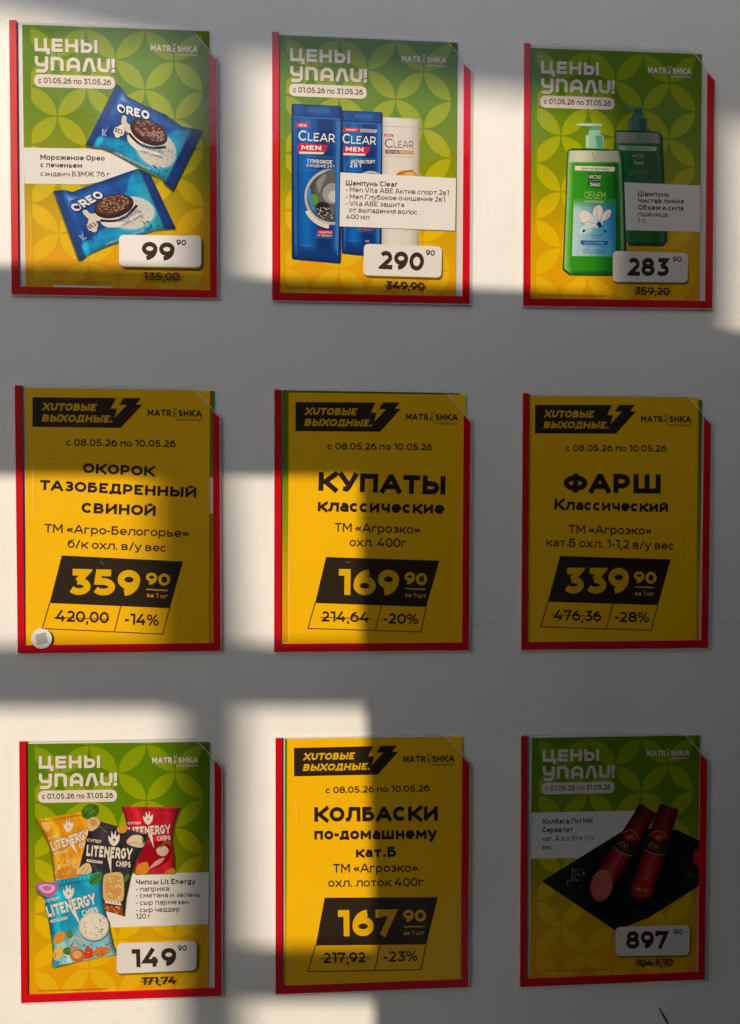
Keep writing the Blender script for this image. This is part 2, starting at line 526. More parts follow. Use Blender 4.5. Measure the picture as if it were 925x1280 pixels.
_union = {}
def glyph(ch, t):
    low = ch in _LOW
    W, paths = _LOW[ch] if low else _CAPS[ch]
    if low:
        t *= 0.95
    if ch == '%':
        t *= 0.72
    W = max(W, t)
    def my(y):
        if not low:
            return t / 2 + y * (1 - t) if y >= 0 else t / 2 + y
        if y > 1:
            return XH - t / 2 + (y - 1) * (1.04 - XH)
        return t / 2 + y * (XH - t) if y >= 0 else t / 2 + y * 0.28
    out = []
    for p in paths:
        q = [(t / 2 + x * (W - t), my(y)) for x, y in p]
        if p[0] != p[-1]:
            for e, n in ((0, 1), (-1, -2)):
                d = (Vector(q[e]) - Vector(q[n]))
                if d.length < 1e-6:
                    continue
                d.normalize()
                if p[e][1] in (0, 1, 2, -1) and abs(d.y) > 0.45:
                    s = t / 2 / abs(d.y)
                elif p[e][0] in (0, 1) and abs(d.x) > 0.8 and not (p[n][0] == p[e][0]):
                    s = t / 2 * (1.0 if p[e][1] in (0, 1) or ch in '-' else 0.0)
                elif ch in '.!i' or (ch == ',' and e == -1):
                    s = t / 2 if ch != ',' else 0
                else:
                    s = 0
                q[e] = (q[e][0] + d.x * s, q[e][1] + d.y * s)
        out.append(q)
    return W, t, out

_text = {}
def text_mesh(s, t, spacing):
    key = (s, round(t, 4), spacing)
    if key not in _text:
        vs, fs = [], []
        x = 0.0
        for ch in s:
            if ch == ' ':
                x += 0.36
                continue
            W, tt, paths = glyph(ch, t)
            sb = (0.045 if ch in _ROUND else 0.088) * spacing
            x += sb
            key2 = (ch, round(t, 4))
            if key2 not in _union:
                _union[key2] = union([pc for p in paths for pc in stroke_pieces(p, tt)])
            v, f = _union[key2]
            b = len(vs)
            vs += [(x + q[0], q[1]) for q in v]
            fs += [tuple(b + i for i in g) for g in f]
            x += W + sb
        _text[key] = (vs, fs)
    return _text[key]

# ------------------------------------------------------------------ posters
STEP = 0.000005

def smooth(pts, n=5):
    out = []
    k = len(pts)
    for i in range(k):
        p0, p1, p2, p3 = (Vector(pts[(i + j) % k]) for j in (-1, 0, 1, 2))
        for t in range(n):
            u = t / n
            out.append(tuple(0.5 * ((2 * p1) + (p2 - p0) * u + (2 * p0 - 5 * p1 + 4 * p2 - p3) * u * u + (3 * p1 - p0 - 3 * p2 + p3) * u ** 3)))
    return out

class Part:
    def __init__(self, poster, name):
        self.poster, self.name = poster, name
        self.v, self.f, self.i, self.m, self.col = [], [], [], [], {}
    def add(self, pts, faces, mat):
        P = self.poster
        if mat not in self.m:
            self.m.append(mat)
        mi = self.m.index(mat)
        b = len(self.v)
        for q in pts:
            x, z = P.conv(q)
            self.v.append((x, -P.depth, z))
        for f in faces:
            self.f.append(tuple(b + k for k in f))
            self.i.append(mi)
        P.depth += STEP
    def poly(self, pts, mat):
        tri = geometry.tessellate_polygon([[Vector((q[0], q[1], 0)) for q in pts]])
        self.add(pts, tri, mat)
    def blob(self, pts, mat, n=5):
        self.poly(smooth(pts, n), mat)
    def ell(self, c, rx, ry, mat, turn=0.0, n=36, a0=0.0, a1=360.0):
        ct, st = math.cos(rad(turn)), math.sin(rad(turn))
        full = a1 - a0 >= 360
        pts = []
        for k in range(n if full else n + 1):
            a = rad(a0 + (a1 - a0) * k / n)
            x, y = rx * math.cos(a), ry * math.sin(a)
            pts.append((c[0] + x * ct - y * st, c[1] + x * st + y * ct))
        self.poly(pts, mat)
    def rrect(self, q, r, mat, n=6):
        pts = []
        for k in range(4):
            p, a, b = Vector(q[k]), Vector(q[k - 1]), Vector(q[(k + 1) % 4])
            da, db = (a - p).normalized() * r, (b - p).normalized() * r
            for j in range(n + 1):
                t = j / n
                e = p + da * (1 - t) ** 2 + db * t ** 2
                pts.append((e.x, e.y))
        self.poly(pts, mat)
    def line(self, pts, w, mat, closed=False):
        p = [Vector(q) for q in pts]
        k = len(p)
        L, R = [], []
        for i in range(k):
            if closed:
                a, b = p[i - 1], p[(i + 1) % k]
            else:
                a, b = p[max(i - 1, 0)], p[min(i + 1, k - 1)]
            d1 = (p[i] - a).normalized() if (p[i] - a).length > 1e-9 else (b - p[i]).normalized()
            d2 = (b - p[i]).normalized() if (b - p[i]).length > 1e-9 else d1
            t = (d1 + d2)
            t = t.normalized() if t.length > 1e-6 else d1
            n = Vector((-t.y, t.x))
            c = max(0.4, n.dot(Vector((-d1.y, d1.x))))
            L.append(tuple(p[i] + n * (w / 2 / c)))
            R.append(tuple(p[i] - n * (w / 2 / c)))
        fs = [(i, (i + 1) % k, k + (i + 1) % k, k + i) for i in range(k if closed else k - 1)]
        self.add(L + R, fs, mat)
    def text(self, s, a, b, cap, mat, bold=0.0, shear=0.0, spacing=1.0):
        vs, fs = text_mesh(s, min(0.142 + 3.5 * bold, 0.36), spacing)
        x0, x1 = min(v[0] for v in vs), max(v[0] for v in vs)
        a, b = Vector(a), Vector(b)
        d = b - a
        e = d.normalized()
        up = Vector((d.y, -d.x)).normalized()
        pts = []
        for x, y in vs:
            q = a + d * ((x - x0) / (x1 - x0)) + up * (y * cap) + e * (shear * y * cap)
            pts.append((q.x, q.y))
        self.add(pts, fs, mat)
    def ruled(self, a, b, na, nb, fn):
        """a printed picture between two edges; fn(u along the edges, v across) gives the printed colour"""
        def walk(pts, n):
            pts = [Vector(q) for q in pts]
            ds = [0.0]
            for i in range(1, len(pts)):
                ds.append(ds[-1] + (pts[i] - pts[i - 1]).length)
            out, k = [], 0
            for i in range(n + 1):
                t = ds[-1] * i / n
                while k < len(ds) - 2 and ds[k + 1] < t:
                    k += 1
                out.append(pts[k].lerp(pts[k + 1], (t - ds[k]) / max(1e-9, ds[k + 1] - ds[k])))
            return out
        A, B = walk(a, na), walk(b, na)
        base = len(self.v)
        pts, fs = [], []
        for i in range(na + 1):
            for j in range(nb + 1):
                q = A[i].lerp(B[i], j / nb)
                c = fn(i / na, j / nb)
                self.col[base + len(pts)] = tuple(lin(max(0.0, min(255.0, k))) * PRINT_GAIN for k in c)
                pts.append((q.x, q.y))
        for i in range(na):
            for j in range(nb):
                k = i * (nb + 1) + j
                fs.append((k, k + 1, k + nb + 2, k + nb + 1))
        self.add(pts, fs, PICTURE)
    def build(self, parent=None, label=None):
        o = mesh_obj(self.name, self.v, self.f, self.m, self.i, parent or self.poster.root)
        if self.col:
            at = o.data.color_attributes.new('print', 'FLOAT_COLOR', 'POINT')
            for k, c in self.col.items():
                at.data[k].color = (*c, 1)
        bm = bmesh.new()
        bm.from_mesh(o.data)
        for f in bm.faces:
            if f.normal.y > 0:
                f.normal_flip()
        bm.to_mesh(o.data)
        bm.free()
        if label:
            o['label'] = label
        return o

PW, PH = 0.2105, 0.2985
class Poster:
    def __init__(self, name, x, z, turn, back=0.0014):
        self.root = empty(name, (x, -back, z), turn)
        self.x, self.z, self.c, self.s = x, z, math.cos(turn), math.sin(turn)
        self.depth = 0.0
        self.mm()
    def px(self, x0=0, y0=0, s=925 / 300.0):
        self.mode = 'px'
        def conv(q):
            X, Z = on_wall(x0 + q[0] / s, y0 + q[1] / s)
            X -= self.x
            Z -= self.z
            return (X * self.c + Z * self.s, -X * self.s + Z * self.c)
        self.conv = conv
    def mm(self):
        self.mode = 'px'
        self.conv = lambda q: (q[0] / 210.0 * PW - PW / 2, PH / 2 - q[1] / 297.0 * PH)
    def unit(self, corners):
        """coordinates 0..1 across a printed picture whose four corners are given in the current coordinates"""
        base = self.conv
        A, B, C, D = (Vector(base(k)) for k in corners)
        self.mode = 'px'
        def conv(q):
            u, v = q
            p = (A * (1 - u) + B * u) * (1 - v) + (D * (1 - u) + C * u) * v
            return (p.x, p.y)
        self.conv = conv
    def part(self, name):
        return Part(self, name)

def sheet(P, mat, name='paper', curl=0.0):
    """the sheet of paper itself, gently bowed, 0.25 mm thick"""
    vs, fs, idx = [], [], []
    nx, nz = 14, 20
    rnd = random.Random(hash(name) % 7 + int(P.x * 100))
    a, b = rnd.uniform(0, 6), rnd.uniform(0, 6)
    for j in range(nz + 1):
        for i in range(nx + 1):
            u, v = i / nx, j / nz
            vs.append((PW * (u - .5), 0.0, PH * (v - .5)))
    for j in range(nz):
        for i in range(nx):
            k = j * (nx + 1) + i
            fs.append((k, k + 1, k + nx + 2, k + nx + 1))
    b0 = len(vs)
    t = 0.00025
    vs += [(-PW / 2, t, -PH / 2), (PW / 2, t, -PH / 2), (PW / 2, t, PH / 2), (-PW / 2, t, PH / 2)]
    fs.append((b0, b0 + 3, b0 + 2, b0 + 1))
    c = (0, nx, (nx + 1) * nz + nx, (nx + 1) * nz)
    for k in range(4):
        fs.append((c[k], b0 + k, b0 + (k + 1) % 4, c[(k + 1) % 4]))
    idx = [0] * (nx * nz) + [1] * 5
    o = mesh_obj(name, vs, fs, [mat, PAPER], idx, P.root)
    P.depth += 0.00004
    return o

def clip_rect(pts, x0, y0, x1, y1):
    for axis, lim, sign in ((0, x0, 1), (0, x1, -1), (1, y0, 1), (1, y1, -1)):
        out = []
        for i in range(len(pts)):
            a, b = pts[i - 1], pts[i]
            ia, ib = sign * (a[axis] - lim) >= 0, sign * (b[axis] - lim) >= 0
            if ia != ib:
                t = (lim - a[axis]) / (b[axis] - a[axis])
                out.append((a[0] + (b[0] - a[0]) * t, a[1] + (b[1] - a[1]) * t))
            if ib:
                out.append(b)
        pts = out
        if not pts:
            return []
    return pts

def petals(P):
    """overlapping leaf pattern printed on the green sheets"""
    p = P.part('leaf_pattern')
    P.mm()
    A = 33.0
    R = A
    d0 = P.depth
    for i in range(-5, 4):
        for j in range(-3, 9):
            if (i + j) % 2:
                continue
            for sx in (1, -1):
                x0, y0 = 137 + i * A, 68.5 + j * A
                x1, y1 = x0 + sx * A, y0 + A
                # lens between the two lattice points
                n = 9
                pts = []
                cx, cy = x0 + sx * A, y0          # centre of the first arc
                a0, a1 = math.atan2(y0 - cy, x0 - cx), math.atan2(y1 - cy, x1 - cx)
                def arc(cx, cy, a0, a1):
                    while a1 - a0 > math.pi: a1 -= 2 * math.pi
                    while a1 - a0 < -math.pi: a1 += 2 * math.pi
                    return [(cx + R * math.cos(a0 + (a1 - a0) * k / n), cy + R * math.sin(a0 + (a1 - a0) * k / n)) for k in range(n)]
                pts = arc(cx, cy, a0, a1)
                cx, cy = x0, y0 + A
                pts += arc(cx, cy, math.atan2(y1 - cy, x1 - cx), math.atan2(y0 - cy, x0 - cx))
                mx, my = (x0 + x1) / 2, (y0 + y1) / 2
                pts = [(mx + (q[0] - mx) * 0.965, my + (q[1] - my) * 0.965) for q in pts]
                pts = clip_rect(pts, 9.0, 0.6, 203.5, 296.4)
                if len(pts) > 2:
                    P.depth = d0
                    p.poly(pts, PETAL)
    P.depth = d0 + STEP
    p.build()

def logo(P, mat, x0=143.5, x1=197.0, y=24.6, cap=7.0):
    p = P.part('store_logo')
    P.mm()
    w = x1 - x0
    p.text('MATR', (x0, y), (x0 + w * 0.435, y), cap, mat, 0.034, spacing=1.04)
    p.text('SHKA', (x0 + w * 0.565, y), (x1, y), cap, mat, 0.034, spacing=1.04)
    cx = x0 + w * 0.5
    p.text('E', (cx - w * 0.034, y + 0.4), (cx + w * 0.034, y + 0.4), cap * 0.62, mat, 0.012)
    for k in (-1, 1):
        p.ell((cx + k * w * 0.020, y - cap * 0.86), w * 0.012, w * 0.012, mat, 0, 10)
    p.line([(cx - w * .045, y - cap * 1.34), (cx - w * .022, y - cap * 1.12), (cx + w * .028, y - cap * 1.12), (cx + w * .040, y - cap * 1.40)], cap * 0.08, mat)
    p.text('СУПЕРМАРКЕТ', (x0 + w * 0.52, y + cap * 0.62), (x1, y + cap * 0.62), cap * 0.30, mat, 0.01, spacing=1.25)
    p.build()

# rounded display capitals for the green headline
_W = 0.0
def headline_prices(P):
    P.mm()
    p = P.part('headline')
    sh = ink(84, 120, 10)
    def word(x, y, h, mat, dx=0.0):
        t = h * 0.215
        k = t / 2
        def L(paths, w, x0):
            for q in paths:
                p.line([(x0 + a * w, y + b * h) for a, b in q], t, mat)
        return L, t
    def rnd(x0, y0, x1, y1, r, which):
        """corner-rounded right angle points"""
        return []
    def draw(mat, ox, oy):
        # first row
        y, h = 14.6 + oy, 14.8
        t = h * 0.25
        k = t / 2
        X = 13.6 + ox
        def ln(*q):
            p.line(list(q), t, mat)
        def arc(cx, cy, r, a0, a1, n=7):
            return [(cx + r * math.cos(rad(a0 + (a1 - a0) * i / n)), cy + r * math.sin(rad(a0 + (a1 - a0) * i / n))) for i in range(n + 1)]
        top, bot = y, y + h
        # TSE
        w = 14.0
        ln((X + k, top), (X + k, bot - k), (X + w + k + 1.0, bot - k))
        ln((X + w - k, top), (X + w - k, bot - t))
        ln((X + w + 1.0, bot - t), (X + w + 1.0, bot + h * 0.20))
        # E
        X = 32.6 + ox
        w = 12.4
        ln((X + w, top + k), (X + k, top + k), (X + k, bot - k), (X + w, bot - k))
        ln((X + t, (top + bot) / 2), (X + w - 0.7, (top + bot) / 2))
        # N
        X = 47.8 + ox
        w = 14.4
        ln((X + k, top), (X + k, bot))
        ln((X + w - k, top), (X + w - k, bot))
        ln((X + t, (top + bot) / 2), (X + w - t, (top + bot) / 2))
        # Y (soft sign + bar)
        X = 65.2 + ox
        r = h * 0.26
        ln((X + k, top), (X + k, bot - k), (X + 7.2, bot - k), *arc(X + 7.2, bot - k - r, r, 90, -90)[1:], (X + t, bot - k - 2 * r))
        ln((X + 16.6, top), (X + 16.6, bot))
        # second row
        y, h = 35.0 + oy, 15.6
        t = h * 0.245
        k = t / 2
        top, bot = y, y + h
        # U
        X = 13.6 + ox
        w = 15.0
        r = 4.2
        ln((X + k, top), (X + k, top + h * .34), *arc(X + k + r, top + h * .34, r, 180, 90)[1:], (X + w - k, top + h * .34 + r))
        ln((X + w - k, top), (X + w - k, bot - r + .8), *arc(X + w - k - r, bot - r + 0.8, r, 0, 90)[1:], (X + 1.5, bot + 0.8))
        # P
        X = 31.4 + ox
        w = 14.4
        ln((X + k, bot), (X + k, top + k), (X + w - k - r, top + k), *arc(X + w - k - r, top + k + r, r, -90, 0)[1:], (X + w - k, bot))
        # A
        X = 49.0 + ox
        w = 15.2
        r = w / 2 - k
        ln((X + k, bot), (X + k, top + k + r), *arc(X + w / 2, top + k + r, r, 180, 360)[1:], (X + w - k, bot))
        ln((X + t, bot - h * .33), (X + w - t, bot - h * .33))
        # L
        X = 66.2 + ox
        w = 15.8
        ln((X + k, bot), (X + w * .36, top + k + .6), (X + w * .5, top + k), (X + w * .64, top + k + .6), (X + w - k, bot))
        # I
        X = 83.6 + ox
        w = 14.2
        r = 4.6
        ln((X + k, top), (X + k, bot - k - r), *arc(X + k + r, bot - k - r, r, 180, 90)[1:], (X + w - k - r, bot - k), (X + w - k, bot - k))
        ln((X + w - k, top), (X + w - k, bot - t))
        # !
        X = 101.2 + ox
        p.poly([(X - k * 1.15, top), (X + k * 1.15, top), (X + k * .8, bot - t * 1.35), (X - k * .8, bot - t * 1.35)], mat)
        p.poly([(X - k, bot - t), (X + k, bot - t), (X + k, bot), (X - k, bot)], mat)
    draw(sh, 0.7, 0.8)
    draw(OFFW, 0.0, 0.0)
    p.build()
    p = P.part('date_badge')
    p.rrect([(12.6, 55.0), (103.0, 55.0), (103.0, 69.4), (12.6, 69.4)], 7.2, OFFW, 8)
    p.text('с 01.05.26 по 31.05.26', (17.2, 65.0), (98.6, 65.0), 6.4, GREY, 0.016, spacing=1.03)
    p.build()

def headline_weekend(P):
    P.mm()
    def z(x, y):
        return ((x / 4.111 + 1.1) / 1.035, (y / 4.111 + 1.8) / 1.053)
    p = P.part('headline_banner')
    p.poly([z(*q) for q in ((30, 40), (553, 36), (528, 68), (560, 68), (455, 186), (30, 187))], BLACK)
    p.poly([z(*q) for q in ((432, 36), (470, 35), (446, 72), (484, 71), (424, 136), (437, 90), (407, 89))], YTEXT)
    p.text('ХUТОВЫЕ', z(74, 104), z(332, 104), 8.3, YTEXT, 0.034, 0.22, 1.06)
    p.text('ВЫХОДНЫЕ.', z(74, 160), z(412, 160), 8.3, YTEXT, 0.034, 0.22, 1.06)
    p.build()
    p = P.part('date_line')
    p.text('с 08.05.26 по 10.05.26', z(190, 279), z(722, 279), 8.0, DARKER, 0.017, spacing=1.03)
    p.build()
    logo(P, BLACK, 138.5, 201.0, 30.6, 7.8)

O = [(0, 10), (320, 20), (625, 30), (0, 460), (320, 460), (625, 460), (0, 890), (320, 890), (625, 890)]

def weekend_poster(k, x, z, turn, label, lines, block, price, old, cut, unit_word):
    P = Poster('price_poster', x, z, turn, 0.0013)
    tag(P.root, label, 'poster', 'yellow weekend price posters')
    sheet(P, YELLOW)
    headline_weekend(P)
    P.px(*O[k])
    p = P.part('product_lettering')
    for s, a, b, cap, bold in lines:
        p.text(s, a, b, cap, DARKER, bold + 0.003, spacing=1.02)
    p.build()
    q, low, div = block
    p = P.part('price_block')
    for pts in ([q[3], low[0], low[1], q[2]], [div[0], div[1]]):
        p.line(pts, 3.6, BLACK)
    p.poly(q, BLACK)
    s, a, b, cap = price[0]
    p.text(s, a, b, cap, YTEXT, 0.033, spacing=1.03)
    s, a, b, cap = price[1]
    p.text(s, a, b, cap, YTEXT, 0.028, spacing=1.03)
    p.line(price[2], 4.5, YTEXT)
    s, a, b, cap = price[3]
    p.text(s, a, b, cap, YTEXT, 0.008)
    p.build()
    p = P.part('old_price')
    s, a, b, cap = old[0]
    p.text(s, a, b, cap, DARKER, 0.014)
    p.line(old[1], 3.0, DARKER)
    p.build()
    p = P.part('discount')
    s, a, b, cap = cut
    p.text(s, a, b, cap, DARKER, 0.016)
    p.build()
    return P

def price_tag(P, k, quad, big, small, old, strike, foot):
    P.px(*O[k])
    p = P.part('price_tag')
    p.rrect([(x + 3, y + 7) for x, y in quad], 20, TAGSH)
    p.rrect(quad, 20, TAGW)
    s, a, b, cap = big
    p.text(s, a, b, cap, DARK, 0.03, spacing=1.02)
    s, a, b, cap = small
    p.text(s, a, b, cap, DARK, 0.024)
    p.build()
    p = P.part('old_price')
    s, a, b, cap = old
    p.text(s, a, b, cap, DARK, 0.012)
    p.line(strike, 2.6, DARK)
    p.build()
    p = P.part('footnote')
    p.text('*Количество товара ограничено', foot[0], foot[1], 9, ink(190, 120, 20), 0.0)
    p.build()

def product_label(P, k, outline, lines):
    P.px(*O[k])
    p = P.part('product_label')
    p.poly(outline, WHITE)
    for s, a, b, bold in lines:
        p.text(s, a, b, 20.5 if bold else 19.5, GREY, 0.024 if bold else 0.010, spacing=1.02)
    p.build()

def green_poster(k, x, z, turn, label):
    P = Poster('price_poster', x, z, turn, 0.0011)
    tag(P.root, label, 'poster', 'green monthly price posters')
    sheet(P, GREEN)
    petals(P)
    headline_prices(P)
    logo(P, OFFW)
    return P

def ramp(stops, t):
    for (a, ca), (b, cb) in zip(stops, stops[1:]):
        if t <= b:
            k = max(0.0, (t - a) / max(1e-9, b - a))
            k = k * k * (3 - 2 * k)
            return tuple(x + (y - x) * k for x, y in zip(ca, cb))
    return stops[-1][1]
def mixc(a, b, t):
    t = max(0.0, min(1.0, t))
    return tuple(x + (y - x) * t for x, y in zip(a, b))
def crinkle(u, v, su, sv, seed, amp):
    return 1.0 + amp * (noise.noise((u * su + seed, v * sv, seed)) + 0.5 * noise.noise((u * su * 2.3, v * sv * 2.1 + seed, 3 + seed)))

# --- 1: blue ice-cream packs
P = green_poster(0, -0.2955, 0.4175, 0.004, 'green price poster with two blue ice-cream sandwich packs, price 99.90')
product_label(P, 0, [(93, 540), (400, 545), (540, 622), (430, 665), (330, 682), (97, 679)], [
    ('Мороженое Орео', (157, 587), (405, 591), True), ('с печеньем', (157, 616), (318, 619), True), ('сэндвич БЗМЖ 76 г', (157, 650), (425, 653), False)])
NAVY, BLUE, CYAN, LCYAN = ink(14, 50, 116), ink(16, 78, 160), ink(0, 150, 214), ink(90, 196, 232)
SNAVY, CREAM, COCOA, SPECK, TAN = ink(8, 32, 80), ink(240, 228, 214), ink(58, 26, 20), ink(60, 52, 60), ink(190, 150, 130)
def pack_colour(u, v):
    yc = ramp(((0, (.90,)), (.12, (.80,)), (.34, (.72,)), (.50, (.56,)), (.66, (.30,)), (.80, (.05,)), (.88, (-.1,))), u)[0]
    blue = mixc((22, 92, 180), (10, 60, 140), v + 0.3 * abs(u - .3))
    cyan = mixc((0, 150, 214), (50, 194, 236), (v - yc) * 2.0)
    c = mixc(blue, cyan, (v - yc) / 0.025 + 0.5)
    k = crinkle(u, v, 9, 6, 2.0, 0.14)
    if u < 0.075:
        c = mixc((14, 58, 130), (40, 100, 180), math.sin(u * 200) * .3 + .3)
    elif u < 0.15:
        k *= 1.0 + 0.55 * (1 - abs(u - 0.11) / 0.04) * (0.6 + 0.4 * math.sin(v * 9))
    if u > 0.885:
        c = mixc((10, 44, 112), (26, 80, 160), 0.4 + 0.4 * math.sin(u * 160))
    elif u > 0.80:
        k *= 1.0 - 2.2 * (u - 0.80)
    k *= 1.0 - 0.35 * max(0, 0.08 - v) / 0.08 - 0.35 * max(0, v - 0.90) / 0.1
    if 0.10 < v < 0.17 and 0.12 < u < 0.8:
        k *= 1.12
    return tuple(q * max(0.4, k) for q in c)
def ice_cream_pack(P, crop, corners, top, bot, seed):
    P.px(*crop)
    p = P.part('ice_cream_pack')
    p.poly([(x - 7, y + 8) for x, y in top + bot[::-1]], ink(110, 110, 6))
    p.ruled(top, bot, 60, 36, pack_colour)
    P.unit(corners)
    p.poly([(0.09, 0.07), (0.22, 0.17), (0.115, 0.18), (0.11, 0.34)], ink(70, 130, 200))
    p.poly([(0.10, 0.12), (0.17, 0.17), (0.11, 0.18)], ink(140, 184, 226))
    # milk splash
    p.ell((0.655, 0.58), 0.235, 0.275, LCYAN, -14)
    p.ell((0.655, 0.57), 0.220, 0.255, ink(226, 226, 222), -14)
    p.poly(smooth([(0.20, 0.375), (0.24, 0.36), (0.27, 0.43), (0.36, 0.45), (0.40, 0.56), (0.30, 0.55), (0.23, 0.49)]), CREAM)
    # sandwich
    p.ell((0.535, 0.565), 0.205, 0.150, ink(252, 246, 238), -12)
    p.poly([(0.322, 0.40), (0.708, 0.33), (0.735, 0.53), (0.345, 0.61)], ink(252, 246, 238))
    p.line([(0.335 + 0.40 * t, 0.555 + 0.10 * math.sin(math.pi * t) - 0.075 * t) for t in [i / 14 for i in range(15)]], 0.036, COCOA)
    p.ell((0.515, 0.405), 0.205, 0.172, COCOA, -10)
    p.ell((0.513, 0.378), 0.182, 0.140, ink(96, 52, 40), -10)
    rnd = random.Random(seed)
    for i in range(95):
        a, r = rnd.uniform(0, 6.283), math.sqrt(rnd.random())
        c = (0.513 + 0.165 * r * math.cos(a), 0.378 + 0.122 * r * math.sin(a))
        p.ell(c, rnd.uniform(.006, .015), rnd.uniform(.005, .012), TAN, rnd.uniform(0, 180), 6)
    for i in range(44):
        c = (rnd.uniform(0.35, 0.86), rnd.uniform(0.46, 0.82))
        if ((c[0] - 0.655) / 0.21) ** 2 + ((c[1] - 0.57) / 0.24) ** 2 < 1:
            p.ell(c, 0.0045, 0.0065, SPECK, 0, 6)
    for i in range(16):
        p.ell((rnd.uniform(0.15, 0.42), rnd.uniform(0.68, 0.88)), 0.005, 0.008, NAVY, 30, 6)
        p.ell((rnd.uniform(0.70, 0.86), rnd.uniform(0.76, 0.90)), 0.006, 0.009, NAVY, 20, 6)
    p.text('OREO', (0.125, 0.375), (0.475, 0.245), 0.125, BLUE, 0.075, spacing=1.10)
    p.text('OREO', (0.135, 0.362), (0.465, 0.240), 0.115, WHITE, 0.032, spacing=1.10)
    p.ell((0.178, 0.300), 0.014, 0.030, SNAVY, 0, 12)
    p.rrect([(0.185, 0.56), (0.29, 0.53), (0.30, 0.64), (0.195, 0.67)], 0.03, CREAM)
    p.ell((0.245, 0.54), 0.03, 0.04, CREAM, 0, 14)
    p.ell((0.245, 0.66), 0.03, 0.04, CREAM, 0, 14)
    p.text('БЕЗ', (0.205, 0.640), (0.285, 0.620), 0.065, DARK, 0.02)
    p.text('БС', (0.105, 0.77), (0.150, 0.757), 0.09, ink(170, 205, 235), 0.02)
    p.line([(0.12, 0.63), (0.125, 0.685)], 0.008, ink(120, 170, 220))
    p.text('МОРОЖЕНОЕ ОРЕО', (0.500, 0.655), (0.745, 0.590), 0.050, ink(60, 130, 180), 0.01)
    p.text('СЭНДВИЧ С ПЕЧЕНЬЕМ', (0.515, 0.722), (0.755, 0.655), 0.026, DARK, 0.0)
    p.text('СЛИВОЧНОЕ МОРОЖЕНОЕ', (0.30, 0.925), (0.70, 0.90), 0.035, ink(200, 230, 245), 0.0)
    p.build()
ice_cream_pack(P, (55, 205, 5.286), [(68, 180), (700, 45), (875, 430), (235, 638)],
               [(68, 180), (140, 174), (190, 187), (330, 135), (480, 82), (620, 34), (700, 62)],
               [(235, 638), (262, 638), (300, 602), (420, 548), (560, 500), (740, 440), (875, 432)], 3)
ice_cream_pack(P, (100, 100, 5.606), [(262, 35), (862, 360), (655, 780), (45, 460)],
               [(262, 35), (292, 58), (330, 118), (450, 182), (600, 247), (720, 335), (790, 346), (862, 360)],
               [(45, 460), (100, 478), (160, 482), (250, 520), (430, 622), (500, 660), (575, 690), (600, 735), (655, 780)], 4)
price_tag(P, 0, [(462, 878), (777, 881), (777, 1003), (462, 998)], ('99', (548, 975), (674, 979), 71), ('90', (681, 918), (719, 919), 22),
          ('135,00', (557, 1052), (694, 1053), 30), [(551, 1038), (700, 1041)], [(155, 1060), (430, 1064)])

# --- 2: three shampoo bottles
P = green_poster(1, -0.0064, 0.4165, -0.003, 'green price poster with two blue and one white shampoo bottle, price 290.90')
DB, MB, LB, HB = ink(10, 44, 110), ink(10, 66, 150), ink(0, 96, 186), ink(60, 140, 210)
REDP, SILV, BONE, STEEL = ink(226, 16, 60), ink(196, 200, 206), ink(238, 229, 218), ink(200, 190, 180)
CROP2 = (360, 125, 5.441)
P.px(*CROP2)
p = P.part('white_shampoo_bottle')
p.rrect([(640, 118), (894, 132), (890, 1003), (634, 992)], 16, ink(196, 188, 150))
WHITE_BOTTLE = ((0, (206, 196, 182)), (.06, (232, 224, 214)), (.2, (246, 240, 232)), (.7, (242, 235, 226)), (.88, (224, 213, 200)), (.96, (206, 192, 176)), (1, (180, 168, 150)))
p.ruled([(642, 121), (640, 400), (636, 990)], [(891, 135), (889, 500), (887, 1000)], 6, 30, lambda u, v: ramp(WHITE_BOTTLE, v))
p.line([(640, 182), (891, 190)], 4, STEEL)
p.poly([(655, 232), (712, 236), (718, 254), (652, 252)], REDP)
p.text('NEW', (662, 250), (706, 251), 13, WHITE, 0.01)
p.text('C', (657, 328), (712, 329), 62, GREY, -0.008)
p.text('LEAR', (718, 328), (852, 332), 48, GREY, -0.006)
p.poly([(660, 342), (756, 345), (754, 370), (660, 368)], ink(130, 30, 60))
p.poly([(758, 346), (852, 349), (850, 373), (756, 371)], ink(200, 140, 30))
p.text('ПРОТИВ', (668, 364), (748, 366), 15, OFFW, 0.01)
p.text('ПЕРХОТИ', (764, 366), (845, 369), 15, OFFW, 0.01)
p.text('ПИТАНИЕ ВОЛОС', (668, 393), (845, 399), 12, STEEL, 0.0)
p.ell((800, 525), 78, 42, ink(235, 150, 40), -6)
p.ell((820, 520), 40, 26, ink(250, 200, 90), -14)
p.line([(740, 515), (790, 490), (850, 482)], 9, ink(200, 96, 14))
p.line([(790, 893), (818, 894)], 5, STEEL)
p.build()

